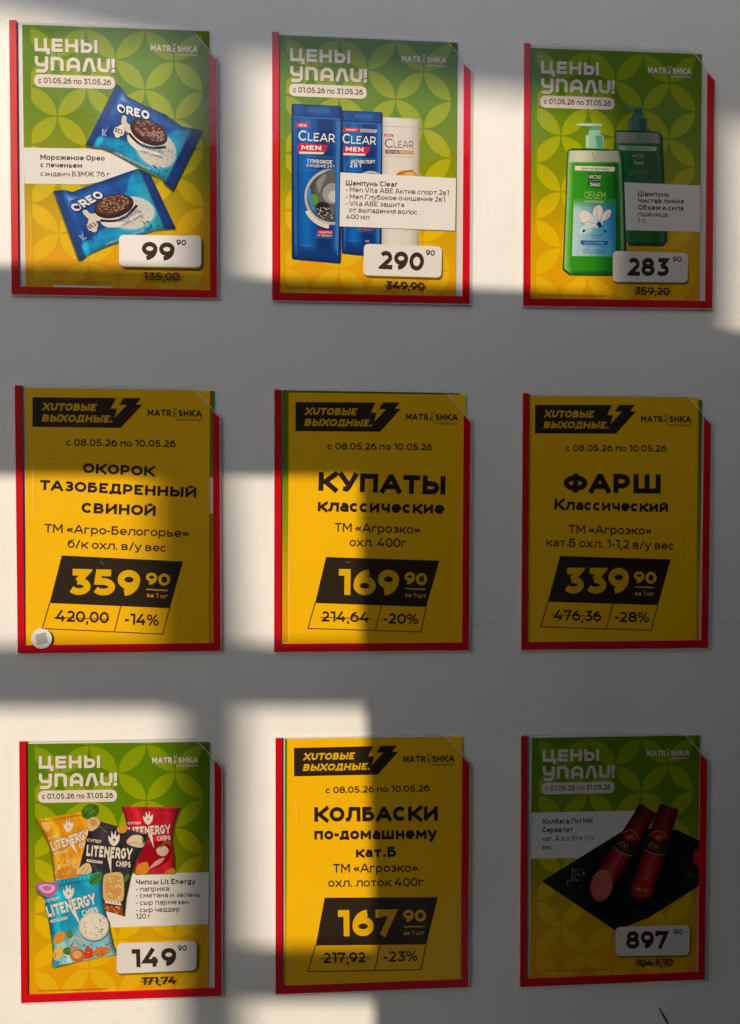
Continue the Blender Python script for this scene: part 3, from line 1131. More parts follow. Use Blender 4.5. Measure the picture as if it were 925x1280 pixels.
def blue_bottle(P, x, y, w, h, skew, variant):
    """bottle in its own unit frame"""
    P.px(*CROP2)
    p = P.part('blue_shampoo_bottle')
    P.unit([(x, y), (x + w, y + skew), (x + w - 7, y + h + 30), (x - 2, y + h)])
    p.rrect([(-0.01, 0.0), (1.005, 0.0), (1.0, 1.0), (0.0, 1.0)], 0.03, DB)
    sides = ((0, (6, 30, 84)), (.03, (24, 84, 166)), (.07, (40, 108, 190)), (.12, (12, 70, 154)), (.16, (0, 100, 192)), (.30, (6, 116, 206)), (.46, (0, 88, 180)),
             (.56, (8, 52, 122)), (.80, (8, 56, 128)), (.87, (16, 84, 172)), (.94, (70, 140, 214)), (.97, (24, 84, 166)), (1, (6, 32, 88)))
    lid = ((0, (8, 40, 100)), (.06, (24, 84, 164)), (.3, (16, 72, 152)), (.6, (22, 86, 168)), (.93, (14, 66, 146)), (1, (6, 34, 90)))
    def colour(u, v):
        if u < 0.075:
            return ramp(lid, v)
        c = ramp(sides, v)
        if u > 0.88:
            c = mixc(c, (10, 60, 138), (u - 0.88) / 0.05)
        return mixc(c, (6, 40, 100), (u - 0.96) / 0.04)
    p.ruled([(0.01, 0.006), (0.012, 0.5), (0.03, 0.97), (0.07, 0.992)], [(0.99, 0.006), (0.988, 0.5), (0.97, 0.97), (0.93, 0.992)], 44, 40, colour)
    p.line([(0.0, 0.072), (0.99, 0.072)], 0.006, DB)
    p.line([(0.02, 0.083), (0.98, 0.083)], 0.004, HB)
    p.rrect([(0.30, 0.018), (0.78, 0.018), (0.75, 0.05), (0.33, 0.05)], 0.015, ink(40, 104, 176))
    p.line([(0.965, 0.10), (0.93, 0.95)], 0.016, HB)
    p.line([(0.075, 0.72), (0.09, 0.97)], 0.012, HB)
    p.line([(0.19, 0.902), (0.44, 0.902), (0.45, 0.87)], 0.005, HB)
    P.px(*CROP2)
    if variant == 'a':
        p.rrect([(60, 155), (150, 162), (144, 194), (58, 190)], 10, REDP)
        p.text('NEW', (74, 184), (128, 187), 18, WHITE, 0.02)
        p.text('C', (70, 280), (124, 282), 70, WHITE, 0.004)
        p.text('LEAR', (134, 282), (318, 292), 56, WHITE, 0.004)
        p.poly([(70, 300), (273, 311), (250, 357), (66, 350)], REDP)
        p.text('MEN', (90, 342), (225, 347), 31, WHITE, 0.035)
        p.poly([(76, 354), (248, 360), (238, 374), (76, 370)], OFFW)
        p.line([(320, 397), (130, 388), (82, 480), (325, 486)], 3.5, HB)
        p.text('ГЛУБОКОЕ', (133, 432), (300, 440), 26, WHITE, 0.02)
        p.text('ОЧИЩЕНИЕ 2 В 1', (123, 458), (314, 466), 19, WHITE, 0.006)
        clipx = lambda pts: clip_rect(pts, 0, 0, 321, 2000)
        circ = lambda r, c=(302, 662): [(c[0] + r * math.cos(rad(a)), c[1] + r * math.sin(rad(a))) for a in range(0, 360, 6)]
        p.poly(clipx(circ(200)), ink(30, 90, 170))
        p.poly(clipx(circ(190)), SILV)
        p.poly(clipx(circ(172)), ink(78, 80, 84))
        p.poly(clipx(circ(150, (330, 620))), ink(104, 104, 106))
        p.poly(clipx([(190, 560), (245, 510), (262, 515), (210, 640)]), ink(150, 150, 152))
        p.poly(clipx(circ(70, (305, 640))), ink(170, 168, 166))
        p.poly(clipx(circ(38, (312, 660))), ink(215, 214, 212))
        p.blob([(130, 640), (150, 600), (165, 700), (190, 760), (160, 740)], ink(70, 150, 220))
        p.blob([(160, 650), (195, 655), (208, 700), (175, 720)], ink(90, 170, 60))
        p.blob([(195, 710), (240, 698), (282, 720), (280, 765), (240, 785), (205, 770)], ink(40, 34, 34))
        rnd = random.Random(8)
        for i in range(60):
            c = (rnd.uniform(200, 312), rnd.uniform(735, 812))
            if (c[0] - 302) ** 2 + (c[1] - 662) ** 2 < 160 ** 2:
                g = rnd.choice((60, 120, 180, 225))
                p.ell(c, rnd.uniform(4, 9), rnd.uniform(2, 5), ink(g, g, g), rnd.uniform(0, 180), 6)
        p.line([(302 + 196 * math.cos(rad(a)), 662 + 205 * math.sin(rad(a))) for a in range(152, 92, -5)], 26, OFFW)
        p.line([(302 + 196 * math.cos(rad(a)), 662 + 205 * math.sin(rad(a))) for a in range(145, 100, -5)], 5, STEEL)
        p.poly([(207, 888), (306, 893), (302, 918), (198, 914)], REDP)
        p.text('ЗАЩИТА И', (212, 908), (298, 912), 13, WHITE, 0.01)
        p.text('ОТ ПЕРХОТИ', (200, 932), (300, 936), 14, WHITE, 0.01)
        p.line([(205, 888), (182, 940), (300, 946)], 3, HB)
    else:
        p.poly([(376, 192), (492, 198), (488, 224), (372, 218)], REDP)
        p.poly([(494, 200), (607, 206), (602, 228), (490, 222)], SILV)
        p.text('ЭФФЕКТ', (392, 212), (470, 216), 13, WHITE, 0.02)
        p.text('ЗАЩИТА 24', (502, 217), (590, 221), 11, MB, 0.01)
        p.text('C', (370, 299), (420, 301), 68, WHITE, 0.004)
        p.text('LEAR', (428, 301), (597, 308), 54, WHITE, 0.004)
        p.poly([(380, 318), (562, 326), (540, 368), (376, 361)], REDP)
        p.text('MEN', (392, 352), (512, 357), 30, WHITE, 0.035)
        p.poly([(376, 364), (530, 370), (522, 384), (376, 379)], OFFW)
        p.line([(590, 405), (420, 398), (382, 478), (500, 484)], 3.5, HB)
        p.text('АКТИВСПОРТ', (425, 433), (592, 438), 24, WHITE, 0.02)
        p.text('2 В 1', (418, 461), (494, 463), 27, WHITE, 0.02)
        p.ell((560, 560), 92, 74, SILV, 0)
        p.ell((570, 575), 84, 72, ink(40, 120, 200), 0)
        p.text('ОТ ПЕРХОТИ', (480, 890), (578, 893), 13, ink(230, 120, 150), 0.01)
        p.line([(478, 868), (470, 897), (570, 902)], 3, HB)
        p.text('400', (524, 967), (552, 968), 10, WHITE, 0.01)
    p.build()
blue_bottle(P, 366, 75, 276, 972, 12, 'b')
blue_bottle(P, 27, 30, 339, 1056, 16, 'a')
product_label(P, 1, [(325, 606), (770, 628), (766, 830), (322, 813)], [
    ('Шампунь Clear', (346, 656), (543, 662), True), ('- Men Vita ABE Актив спорт 2в1', (346, 681), (742, 694), False),
    ('- Men Глубокое очищение 2в1', (346, 708), (727, 719), False), ('- Vita ABE защита', (346, 734), (570, 740), False),
    ('от выпадения волос', (358, 759), (620, 768), False), ('400 мл', (346, 785), (436, 788), False)])
price_tag(P, 1, [(416, 880), (716, 891), (713, 1010), (413, 1001)], ('290', (468, 977), (645, 985), 71), ('90', (653, 925), (688, 927), 22),
          ('349,90', (498, 1053), (648, 1059), 30), [(494, 1040), (656, 1047)], [(112, 1051), (380, 1059)])

# --- 3: two green pump bottles
P = green_poster(2, 0.2915, 0.4138, 0.003, 'green price poster with two green pump bottles of shampoo, price 283.90')
CROP3 = (695, 125, 5.566)
MINT, DMINT, TEAL = ink(170, 226, 190), ink(110, 186, 156), ink(70, 130, 116)
G1, G2, G3, GD = ink(40, 150, 20), ink(20, 112, 26), ink(120, 196, 80), ink(8, 66, 30)
def pump_bottle(P, front):
    P.px(*CROP3)
    p = P.part('pump_bottle')
    if front:
        body = [(80, 352), (108, 340), (330, 342), (440, 356), (458, 380), (466, 640), (474, 900), (480, 1080), (474, 1172), (434, 1222), (90, 1216), (46, 1176), (54, 980), (64, 760), (76, 420)]
        c1, c2, c3 = MINT, DMINT, ink(206, 240, 214)
        lab = [(104, 424), (442, 430), (446, 700), (440, 1100), (96, 1100), (98, 800)]
        ox, oy = 0, 0
        g_out, g_mid, shoulder = G2, G1, ink(226, 226, 206)
    else:
        body = [(402, 228), (424, 214), (640, 218), (715, 226), (732, 250), (738, 420), (748, 640), (764, 900), (762, 985), (736, 1016), (500, 1010), (440, 700), (410, 420)]
        c1, c2, c3 = TEAL, ink(48, 100, 90), ink(96, 150, 134)
        lab = [(414, 288), (726, 294), (736, 640), (748, 905), (470, 905)]
        g_out, g_mid, shoulder = ink(16, 84, 40), ink(18, 92, 34), ink(176, 184, 170)
    nz = ((128, 178), (320, 180), 188, 168) if front else ((436, 62), (612, 70), 74, 56)
    dx, dy = (0, 0) if front else (300, -118)
    # pump
    p.blob([(nz[0][0], nz[0][1] - 2), (200 + dx, 166 + dy), (300 + dx, 170 + dy), (nz[1][0], nz[1][1]), (300 + dx, 188 + dy), (200 + dx, 186 + dy)], c3)
    p.poly([(246 + dx, 184 + dy), (290 + dx, 186 + dy), (300 + dx, 216 + dy), (238 + dx, 216 + dy)], c2)
    p.poly([(226 + dx, 214 + dy), (306 + dx, 214 + dy), (310 + dx, 250 + dy), (222 + dx, 250 + dy)], c1)
    p.rrect([(203 + dx, 246 + dy), (330 + dx, 248 + dy), (328 + dx, 342 + dy), (203 + dx, 340 + dy)], 12, c1)
    p.poly([(270 + dx, 252 + dy), (322 + dx, 254 + dy), (320 + dx, 338 + dy), (282 + dx, 338 + dy)], c2)
    p.poly([(208 + dx, 256 + dy), (226 + dx, 256 + dy), (224 + dx, 334 + dy), (208 + dx, 332 + dy)], c3)
    # body
    p.poly([(x - 4 if x < 400 or not front else x + 8, y + 5) for x, y in body] if front else [(x + 7, y + 5) for x, y in body], GD)
    p.poly(body, g_out)
    cx = sum(q[0] for q in body) / len(body)
    if front:
        prof = ((0, (14, 90, 30)), (.03, (170, 224, 140)), (.07, (110, 196, 70)), (.13, (56, 164, 34)), (.45, (48, 160, 22)), (.78, (28, 132, 24)), (.90, (14, 96, 26)), (.94, (70, 150, 70)), (.97, (150, 200, 140)), (1, (8, 66, 30)))
        left, right = [(84, 356), (76, 440), (64, 760), (54, 980), (48, 1172), (92, 1212)], [(436, 358), (452, 440), (462, 640), (470, 900), (476, 1170), (432, 1218)]
    else:
        prof = ((0, (8, 70, 40)), (.05, (110, 168, 132)), (.10, (40, 126, 62)), (.5, (32, 122, 46)), (.85, (20, 92, 40)), (.93, (60, 120, 80)), (1, (8, 52, 30)))
        left, right = [(408, 226), (412, 400), (440, 700), (480, 985), (520, 1008)], [(722, 234), (736, 420), (746, 640), (760, 985), (734, 1012)]
    sh = 0.085 if front else 0.085
    def colour(u, v):
        c = ramp(prof, v)
        if u < sh:
            k = 0.92 + 0.08 * math.sin(v * 7)
            w = tuple(q * k for q in shoulder_rgb)
            c = w if 0.03 < v < 0.96 else mixc(w, c, .6)
        return mixc(c, (4, 50, 20), (u - 0.95) / 0.09)
    shoulder_rgb = (230, 230, 210) if front else (168, 178, 162)
    p.ruled(left, right, 60, 34, colour)
    if front:
        p.line([(248, 372), (262, 424)], 5, DMINT)
        p.line([(284, 372), (270, 424)], 5, DMINT)
        def lower(u, v):
            top = mixc((84, 176, 70), (40, 150, 60), v)
            low = ramp(((0, (206, 232, 238)), (.35, (150, 206, 230)), (.7, (84, 168, 216)), (1, (40, 132, 198))), v + 0.25 * (0.5 - u) * (1 if v > .2 else 0))
            return mixc(top, low, (u - 0.02) / 0.16)
        p.ruled([(120, 690), (114, 900), (108, 1088)], [(414, 694), (413, 900), (412, 1092)], 30, 24, lower)
        w1, w2 = OFFW, ink(220, 240, 244)
        for c, rx, ry, t in (((288, 790), 40, 62, 10), ((206, 822), 46, 60, -42), ((346, 806), 26, 54, 38), ((206, 900), 60, 34, -24), ((262, 845), 34, 60, -14), ((310, 850), 16, 48, 8)):
            p.ell(c, rx * .88, ry * .88, w1 if c[1] < 830 else w2, t, 20)
        for a, b, c in (((298, 872), (250, 800), (240, 770)), ((298, 872), (310, 820), (318, 780)), ((298, 872), (220, 850), (172, 866)), ((298, 872), (345, 830), (362, 790)), ((298, 872), (330, 900), (345, 920)), ((298, 872), (240, 900), (190, 916)), ((298, 872), (280, 800), (282, 750))):
            p.line([a, b, c], 3, ink(70, 120, 180))
        p.blob([(280, 866), (300, 850), (318, 880), (300, 890)], ink(20, 50, 120))
        p.ell((190, 915), 9, 12, ink(20, 60, 120), 30, 10)
        p.ell((338, 918), 12, 8, ink(20, 60, 120), 30, 10)
        p.text('ДЛЯ ВСЕХ ТИПОВ', (238, 950), (316, 950), 10, ink(30, 90, 150), 0.01)
        p.text('ВОЛОС', (245, 966), (300, 966), 9, ink(30, 90, 150), 0.01)
        p.poly([(168, 980), (356, 984), (355, 1014), (168, 1010)], ink(10, 92, 180))
        p.text('ШАМПУНЬ ДЛЯ ОБЪЕМА', (190, 1003), (332, 1006), 14, ink(180, 220, 240), 0.0)
        p.text('СО СВЕЖИМ АРОМАТОМ ПШЕНИЦЫ', (184, 1026), (345, 1028), 9, ink(60, 120, 170), 0.0)
        p.text('97%', (180, 1074), (240, 1077), 36, ink(70, 130, 160), -0.010)
        p.line([(250, 1040), (250, 1078)], 3, ink(60, 120, 170))
        for k in range(4):
            p.line([(262, 1044 + 10 * k), (340, 1045 + 10 * k)], 4, ink(60, 120, 170))
    else:
        p.line([(552, 240), (564, 288)], 5, TEAL)
        p.line([(582, 240), (572, 288)], 5, TEAL)
        p.ruled([(444, 520), (448, 600)], [(728, 524), (734, 604)], 6, 10, lambda u, v: mixc((22, 100, 40), (70, 132, 130), u * (1 - .5 * v)))
    s = 1.0
    tx, ty = (0, 0) if front else (300, -142)
    k = 1.0 if front else 0.93
    def q(x, y):
        return (268 + tx + (x - 268) * k, 480 + ty + (y - 480) * k)
    tc = OFFW if front else ink(186, 206, 190)
    p.poly([q(128, 462), q(406, 470), q(404, 502), q(127, 494)], tc)
    p.text('ЦЕНА НА ВЫГОДНО', q(170, 488), q(362, 494), 15, ink(96, 120, 80), 0.02)
    p.poly([q(218, 514), q(313, 517), q(312, 616), q(218, 612)], ink(6, 84, 44))
    p.text('ЧИСТАЯ', q(224, 552), q(307, 554), 27, tc, 0.012)
    p.text('ЛИНИЯ', q(228, 606), q(304, 608), 27, tc, 0.012)
    p.line([q(216, 562), q(240, 570), q(290, 562), q(316, 570)], 4, ink(110, 190, 80))
    p.text('ОБЪЕМ', q(195, 689), q(340, 692), 48, ink(196, 226, 120) if front else ink(120, 160, 110), -0.012)
    p.text('И СИЛА ВОЛОС', q(195, 718), q(328, 722), 17, ink(210, 236, 190) if front else ink(70, 130, 96), 0.01)
    p.build()
pump_bottle(P, False)
product_label(P, 2, [(470, 612), (770, 625), (768, 803), (470, 796)], [
    ('Шампунь', (530, 666), (650, 669), True), ('Чистая линия', (530, 692), (706, 695), True), ('Объем и сила', (530, 718), (705, 721), True),
    ('пшеница', (530, 743), (643, 746), False), ('1 л', (530, 768), (557, 769), False)])
pump_bottle(P, True)
price_tag(P, 2, [(433, 876), (723, 885), (721, 998), (432, 995)], ('283', (485, 972), (652, 974), 70), ('90', (662, 918), (697, 919), 21),
          ('359,20', (517, 1043), (650, 1046), 29), [(511, 1029), (656, 1033)], [(147, 1046), (400, 1053)])

# --- 4, 5, 6: yellow posters of the middle row
P4 = weekend_poster(3, -0.2974, 0.0046, -0.007, 'yellow poster for pork leg meat, price 359.90 and 14 percent off',
    [('ОКОРОК', (320, 404), (600, 418), 38, 0.030), ('ТАЗОБЕДРЕННЫЙ', (155, 470), (757, 500), 39, 0.030), ('СВИНОЙ', (315, 558), (600, 570), 40, 0.030),
     ('ТМ «Агро-Белогорье»', (172, 633), (730, 653), 33, 0.006), ('б/к охл. в/у вес', (262, 692), (640, 709), 32, 0.006)],
    ([(240, 722), (706, 745), (655, 925), (193, 905)], [(165, 1003), (628, 1025)], [(467, 917), (442, 1015)]),
    [('359', (270, 873), (540, 879), 100), ('90', (562, 834), (655, 840), 47), [(565, 852), (648, 857)], ('за 1 кг', (565, 882), (648, 888), 17)],
    [('420,00', (212, 975), (420, 983), 43), [(210, 960), (422, 968)]], ('-14%', (482, 987), (612, 993), 43), 'кг')
P5 = weekend_poster(4, 0.0052, 0.0023, -0.003, 'yellow poster for classic kupaty sausages, price 169.90 and 20 percent off',
    [('КУПАТЫ', (240, 473), (728, 489), 72, 0.034), ('классические', (238, 552), (725, 563), 48, 0.030),
     ('ТМ «Агроэко»', (303, 630), (633, 639), 34, 0.006), ('охл. 400г', (360, 687), (578, 691), 34, 0.006)],
    ([(270, 728), (706, 742), (655, 920), (228, 905)], [(200, 1003), (635, 1016)], [(484, 913), (460, 1008)]),
    [('169', (318, 873), (550, 877), 99), ('90', (570, 832), (657, 838), 47), [(573, 849), (652, 853)], ('за 1 шт', (573, 881), (655, 885), 16)],
    [('214,64', (250, 976), (432, 980), 40), [(245, 960), (440, 965)]], ('-20%', (490, 984), (625, 987), 40), 'шт')
P6 = weekend_poster(5, 0.2924, 0.0020, 0.001, 'yellow poster for classic minced meat, price 339.90 and 28 percent off',
    [('ФАРШ', (243, 480), (617, 484), 74, 0.034), ('Классический', (208, 546), (645, 556), 43, 0.030),
     ('ТМ «Агроэко»', (263, 637), (583, 643), 33, 0.006), ('кат.Б охл. 1-1,2 в/у вес', (177, 687), (667, 701), 33, 0.006)],
    ([(230, 724), (656, 737), (607, 913), (183, 900)], [(155, 997), (580, 1010)], [(434, 908), (408, 1003)]),
    [('339', (248, 868), (495, 869), 99), ('90', (513, 828), (600, 832), 46), [(517, 843), (592, 846)], ('за 1 кг', (517, 875), (592, 878), 16)],
    [('476,36', (203, 971), (388, 976), 40), [(198, 950), (393, 958)]], ('-28%', (440, 977), (572, 981), 40), 'кг')

# --- 7: four bags of chips
P = green_poster(6, -0.2994, -0.4093, -0.007, 'green price poster with four bags of chips, price 149.90')
product_label(P, 6, [(500, 622), (806, 615), (804, 815), (400, 829), (396, 640)], [
    ('Чипсы Lit Energy', (525, 663), (755, 660), True), ('- паприка', (525, 690), (653, 687), False), ('- сметана и зелень', (525, 714), (773, 710), False),
    ('- сыр пармезан', (525, 742), (728, 738), False), ('- сыр чеддер', (525, 770), (695, 766), False), ('120 г', (525, 795), (582, 793), False)])
CROP7 = (35, 1000, 4.625)
ORNG, LORN, CHIP, LCHIP = ink(244, 160, 20), ink(252, 190, 60), ink(232, 150, 40), ink(240, 190, 110)
REDB, DRED, BLK, TURQ, LTURQ = ink(214, 30, 50), ink(166, 14, 34), ink(52, 46, 54), ink(30, 170, 214), ink(120, 206, 232)
def flame(p, c, s, mat, inner):
    x, y = c
    p.blob([(x - s * .8, y - s * .5), (x - s * .45, y - s * .15), (x - s * .35, y - s * 1.15), (x - s * .02, y - s * .5), (x + s * .25, y - s * 1.25), (x + s * .35, y - s * .35),
            (x + s * .8, y - s * .7), (x + s * .75, y + s * .25), (x + s * .25, y + s * .95), (x - s * .25, y + s * .95), (x - s * .75, y + s * .25)], mat, 4)
    p.poly([(x + s * .12, y - s * .25), (x - s * .25, y + s * .2), (x + s * .02, y + s * .2), (x - s * .1, y + s * .6), (x + s * .28, y + s * .05), (x + s * .03, y + s * .05)], inner)
def wordmark(p, a, b, cap, mat, back, tail=True):
    a, b = Vector(a), Vector(b)
    d = b - a
    up = Vector((d.y, -d.x)).normalized()
    n = lambda t, h: tuple(a + d * t + up * h)
    p.text('LITENERGY', n(-0.012, -3), n(1.008, -3), cap + 7, back, 0.06)
    p.text('LITENERGY', tuple(a), tuple(b), cap, mat, 0.036)
    if tail:
        p.poly([n(0.46, 4), n(0.55, 4), n(0.575, -cap * 1.5)], mat)
    p.text('CHIPS', n(0.66, -cap * 0.72), n(0.98, -cap * 0.72), cap * 0.52, mat, 0.03)
    p.text('СУПЕР', n(-0.01, cap * 1.32), n(0.30, cap * 1.25), cap * 0.26, mat, 0.02)
    p.line([n(0.02, -cap * 0.40), n(0.36, -cap * 0.46)], cap * 0.22, mat)
    p.line([n(0.04, -cap * 0.40), n(0.34, -cap * 0.45)], cap * 0.06, back)
def sprinkle(p, box, n, cols, r0, r1, seed):
    rnd = random.Random(seed)
    for i in range(n):
        c = (rnd.uniform(box[0], box[2]), rnd.uniform(box[1], box[3]))
        p.ell(c, rnd.uniform(r0, r1), rnd.uniform(r0 * .5, r1 * .6), ink(*rnd.choice(cols)), rnd.uniform(0, 180), 8)
def bag_colour(base, seed, lower=None, split=0.62, amp=0.16):
    def fn(u, v):
        c = base
        if lower:
            c = mixc(base, lower, (u - split - 0.04 * math.sin(v * 9)) / 0.12 + 0.5)
        k = crinkle(u, v, 6, 7, seed, amp)
        k *= 1.0 - 0.45 * max(0, 0.07 - v) / 0.07 - 0.45 * max(0, v - 0.92) / 0.08
        k *= 1.0 + 0.28 * math.exp(-((v - 0.2 - 0.06 * math.sin(u * 8)) / 0.05) ** 2) + 0.16 * math.exp(-((v - 0.8) / 0.06) ** 2)
        if u < 0.05 or u > 0.965:
            k *= 1.0 + 0.22 * math.sin(v * 150)
        elif u < 0.075:
            k *= 0.8
        return tuple(q * max(0.35, k) + 14 * max(0, k - 1.15) for q in c)
    return fn
# red bag
P.px(*CROP7)
p = P.part('red_chips_bag')
red_out = [(540, 33), (620, 40), (760, 38), (884, 40), (862, 96), (846, 150), (836, 230), (850, 330), (850, 420), (620, 425), (575, 300), (580, 180), (560, 90)]
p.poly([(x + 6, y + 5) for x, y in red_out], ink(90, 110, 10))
p.ruled([(540, 33), (560, 90), (580, 180), (575, 300), (620, 425)], [(884, 40), (862, 96), (846, 150), (836, 230), (850, 330), (850, 420)], 40, 40, bag_colour((214, 34, 54), 1.3))
p.blob([(640, 300), (700, 250), (780, 235), (830, 280), (810, 350), (740, 390), (660, 400)], ink(170, 10, 30))
p.blob([(745, 280), (790, 262), (815, 290), (790, 320), (755, 312)], ink(236, 206, 180))
p.line([(770, 268), (800, 236), (830, 250)], 9, ink(120, 130, 30))
p.blob([(700, 395), (740, 350), (790, 330), (770, 360), (725, 385)], ink(240, 170, 160))
p.blob([(625, 420), (640, 370), (690, 356), (700, 400), (680, 424)], CHIP)
p.blob([(790, 420), (830, 390), (850, 400), (850, 420)], CHIP)
flame(p, (696, 104), 34, OFFW, REDB)
wordmark(p, (585, 206), (828, 190), 52, OFFW, ink(120, 10, 30))
p.build()
# yellow bag
p = P.part('yellow_chips_bag')
yel_out = [(46, 112), (130, 96), (240, 72), (330, 50), (372, 60), (400, 130), (372, 260), (300, 440), (160, 462), (146, 360), (128, 260), (92, 190)]
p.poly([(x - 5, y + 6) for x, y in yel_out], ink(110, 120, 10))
p.ruled([(46, 112), (92, 190), (128, 260), (146, 360), (160, 462)], [(368, 52), (400, 130), (372, 260), (330, 380), (300, 440)], 40, 40, bag_colour((246, 164, 24), 4.1, (248, 186, 84), 0.7, 0.13))
p.blob([(165, 440), (180, 400), (240, 380), (290, 410), (280, 445), (200, 460)], CHIP)
p.blob([(80, 130), (120, 126), (135, 160), (110, 180)], ink(248, 204, 120))
sprinkle(p, (160, 330, 290, 440), 30, ((252, 206, 120), (228, 130, 30), (250, 226, 170)), 3, 9, 5)
p.blob([(312, 60), (350, 22), (400, 26), (408, 66), (380, 96), (330, 104)], ink(70, 120, 30))
p.blob([(330, 50), (360, 34), (390, 60), (350, 80)], ink(110, 150, 40))
p.line([(320, 96), (360, 62), (398, 30)], 6, ink(36, 80, 20))
p.line([(346, 74), (352, 36)], 5, ink(36, 80, 20))
flame(p, (236, 146), 34, OFFW, ORNG)
wordmark(p, (146, 292), (366, 214), 54, OFFW, ink(180, 100, 10))
p.build()
# black bag
p = P.part('black_chips_bag')
blk_out = [(345, 178), (392, 112), (450, 130), (540, 152), (610, 176), (690, 196), (664, 270), (630, 330), (594, 430), (566, 560), (556, 664), (500, 645), (432, 628), (428, 430), (290, 424), (316, 330), (334, 250)]
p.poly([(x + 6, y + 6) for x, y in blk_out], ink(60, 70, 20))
p.poly([(345, 200), (290, 424), (432, 430), (420, 330)], BLK)
p.ruled([(392, 112), (352, 180), (334, 250), (316, 330), (396, 430), (432, 628)], [(690, 196), (664, 270), (630, 330), (594, 430), (566, 560), (556, 664)], 44, 40, bag_colour((60, 52, 60), 7.7, None, .6, 0.28))
p.blob([(346, 120), (380, 94), (418, 118), (410, 150), (370, 176), (350, 160)], ink(240, 206, 150))
p.blob([(360, 112), (392, 108), (400, 134), (372, 146)], ink(226, 160, 80))
for k in range(4):
    p.line([(400 + 8 * k, 140 + 5 * k), (440 + 8 * k, 165 + 7 * k)], 4, ink(120, 130, 80))
p.blob([(572, 240), (600, 204), (650, 200), (674, 230), (664, 268), (610, 264)], ink(240, 220, 186))
p.line([(580, 250), (620, 240), (664, 262)], 5, ink(206, 170, 120))
sprinkle(p, (660, 190, 700, 250), 16, ((40, 34, 34), (90, 80, 70)), 4, 8, 9)
p.blob([(516, 160), (545, 144), (580, 150), (566, 182), (530, 186)], ink(236, 160, 60))
p.blob([(284, 420), (318, 372), (356, 362), (372, 408), (340, 424)], ink(240, 214, 160))
p.line([(300, 424), (340, 372)], 5, ink(214, 160, 90))
p.line([(330, 424), (358, 380)], 5, ink(214, 160, 90))
p.blob([(436, 540), (440, 440), (470, 418), (540, 416), (556, 470), (552, 570), (500, 590), (450, 580)], ink(236, 196, 130))
p.blob([(452, 540), (458, 450), (530, 436), (540, 540), (490, 570)], ink(226, 170, 96))
sprinkle(p, (452, 440, 540, 560), 26, ((250, 226, 170), (206, 140, 60), (240, 200, 130)), 4, 10, 11)
p.blob([(556, 450), (580, 420), (590, 440), (566, 470)], ink(80, 130, 50))
for k in range(5):
    p.poly([(446 + 19 * k, 590 + 3 * k), (458 + 19 * k, 566 + 3 * k), (468 + 19 * k, 592 + 3 * k)], OFFW)
p.poly([(434, 596), (548, 616), (552, 660), (436, 626)], ink(190, 80, 30))
sprinkle(p, (440, 604, 545, 648), 16, ((230, 130, 40), (140, 40, 20), (240, 190, 100)), 5, 12, 13)
flame(p, (500, 220), 40, OFFW, BLK)
wordmark(p, (340, 318), (604, 340), 64, OFFW, ink(22, 18, 24))
p.build()
# turquoise bag
p = P.part('turquoise_chips_bag')
tq_out = [(48, 486), (140, 470), (240, 452), (340, 428), (434, 406), (428, 470), (436, 540), (440, 600), (462, 690), (486, 790), (500, 850), (522, 884), (440, 896), (300, 924), (160, 962), (146, 950), (152, 880), (140, 780), (118, 640), (96, 556), (62, 530)]
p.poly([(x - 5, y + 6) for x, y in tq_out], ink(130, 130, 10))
p.ruled([(48, 486), (62, 530), (96, 556), (118, 640), (140, 780), (152, 880), (146, 955)], [(434, 406), (428, 470), (440, 600), (462, 690), (486, 790), (500, 850), (522, 884)], 44, 40, bag_colour((34, 172, 214), 9.4, (140, 212, 234), 0.66))
p.blob([(48, 488), (100, 468), (170, 476), (176, 510), (150, 545), (110, 552), (70, 526)], ink(206, 100, 170))
p.blob([(66, 494), (104, 480), (156, 490), (156, 516), (124, 534), (86, 524)], ink(240, 190, 226))
p.blob([(86, 498), (112, 490), (140, 500), (128, 518), (100, 516)], ink(214, 120, 184))
p.blob([(356, 462), (380, 424), (432, 416), (430, 450), (400, 482), (368, 484)], ink(70, 140, 70))
p.line([(360, 478), (396, 446), (428, 424)], 5, ink(30, 96, 50))
flame(p, (238, 528), 38, OFFW, TURQ)
wordmark(p, (122, 672), (404, 594), 66, OFFW, ink(20, 110, 160))
p.ell((386, 728), 90, 86, ink(104, 120, 120), 0, 36)
p.ell((384, 724), 86, 82, ink(236, 226, 206), 0, 36)
p.ell((386, 722), 74, 68, ink(250, 242, 226), 0, 36)
sprinkle(p, (330, 670, 444, 776), 30, ((120, 140, 70), (230, 214, 180), (160, 170, 110)), 3, 8, 15)
p.blob([(150, 810), (180, 756), (222, 764), (210, 806), (170, 826)], ink(240, 160, 60))
p.blob([(152, 906), (160, 850), (196, 836), (208, 880), (180, 918)], ink(246, 206, 110))
p.ell((280, 812), 34, 30, ink(240, 196, 150), 0, 20)
p.ell((280, 812), 22, 18, LTURQ, 0, 20)
p.ell((290, 890), 44, 38, ink(226, 110, 40), 0, 24)
p.ell((288, 886), 28, 24, ink(246, 180, 120), 0, 20)
p.blob([(330, 906), (340, 836), (374, 856), (378, 900)], ink(216, 84, 30))
p.blob([(380, 880), (410, 846), (470, 844), (470, 876), (420, 900)], ink(232, 130, 50))
p.blob([(236, 790), (226, 746), (258, 754), (256, 786)], ink(90, 150, 60))
p.blob([(206, 872), (222, 844), (250, 850), (240, 888)], ink(90, 130, 40))
p.blob([(146, 950), (156, 926), (184, 924), (180, 948), (160, 962)], ink(60, 170, 206))
sprinkle(p, (160, 820, 480, 900), 34, ((206, 80, 30), (250, 200, 120), (60, 90, 40)), 3, 8, 17)
p.build()
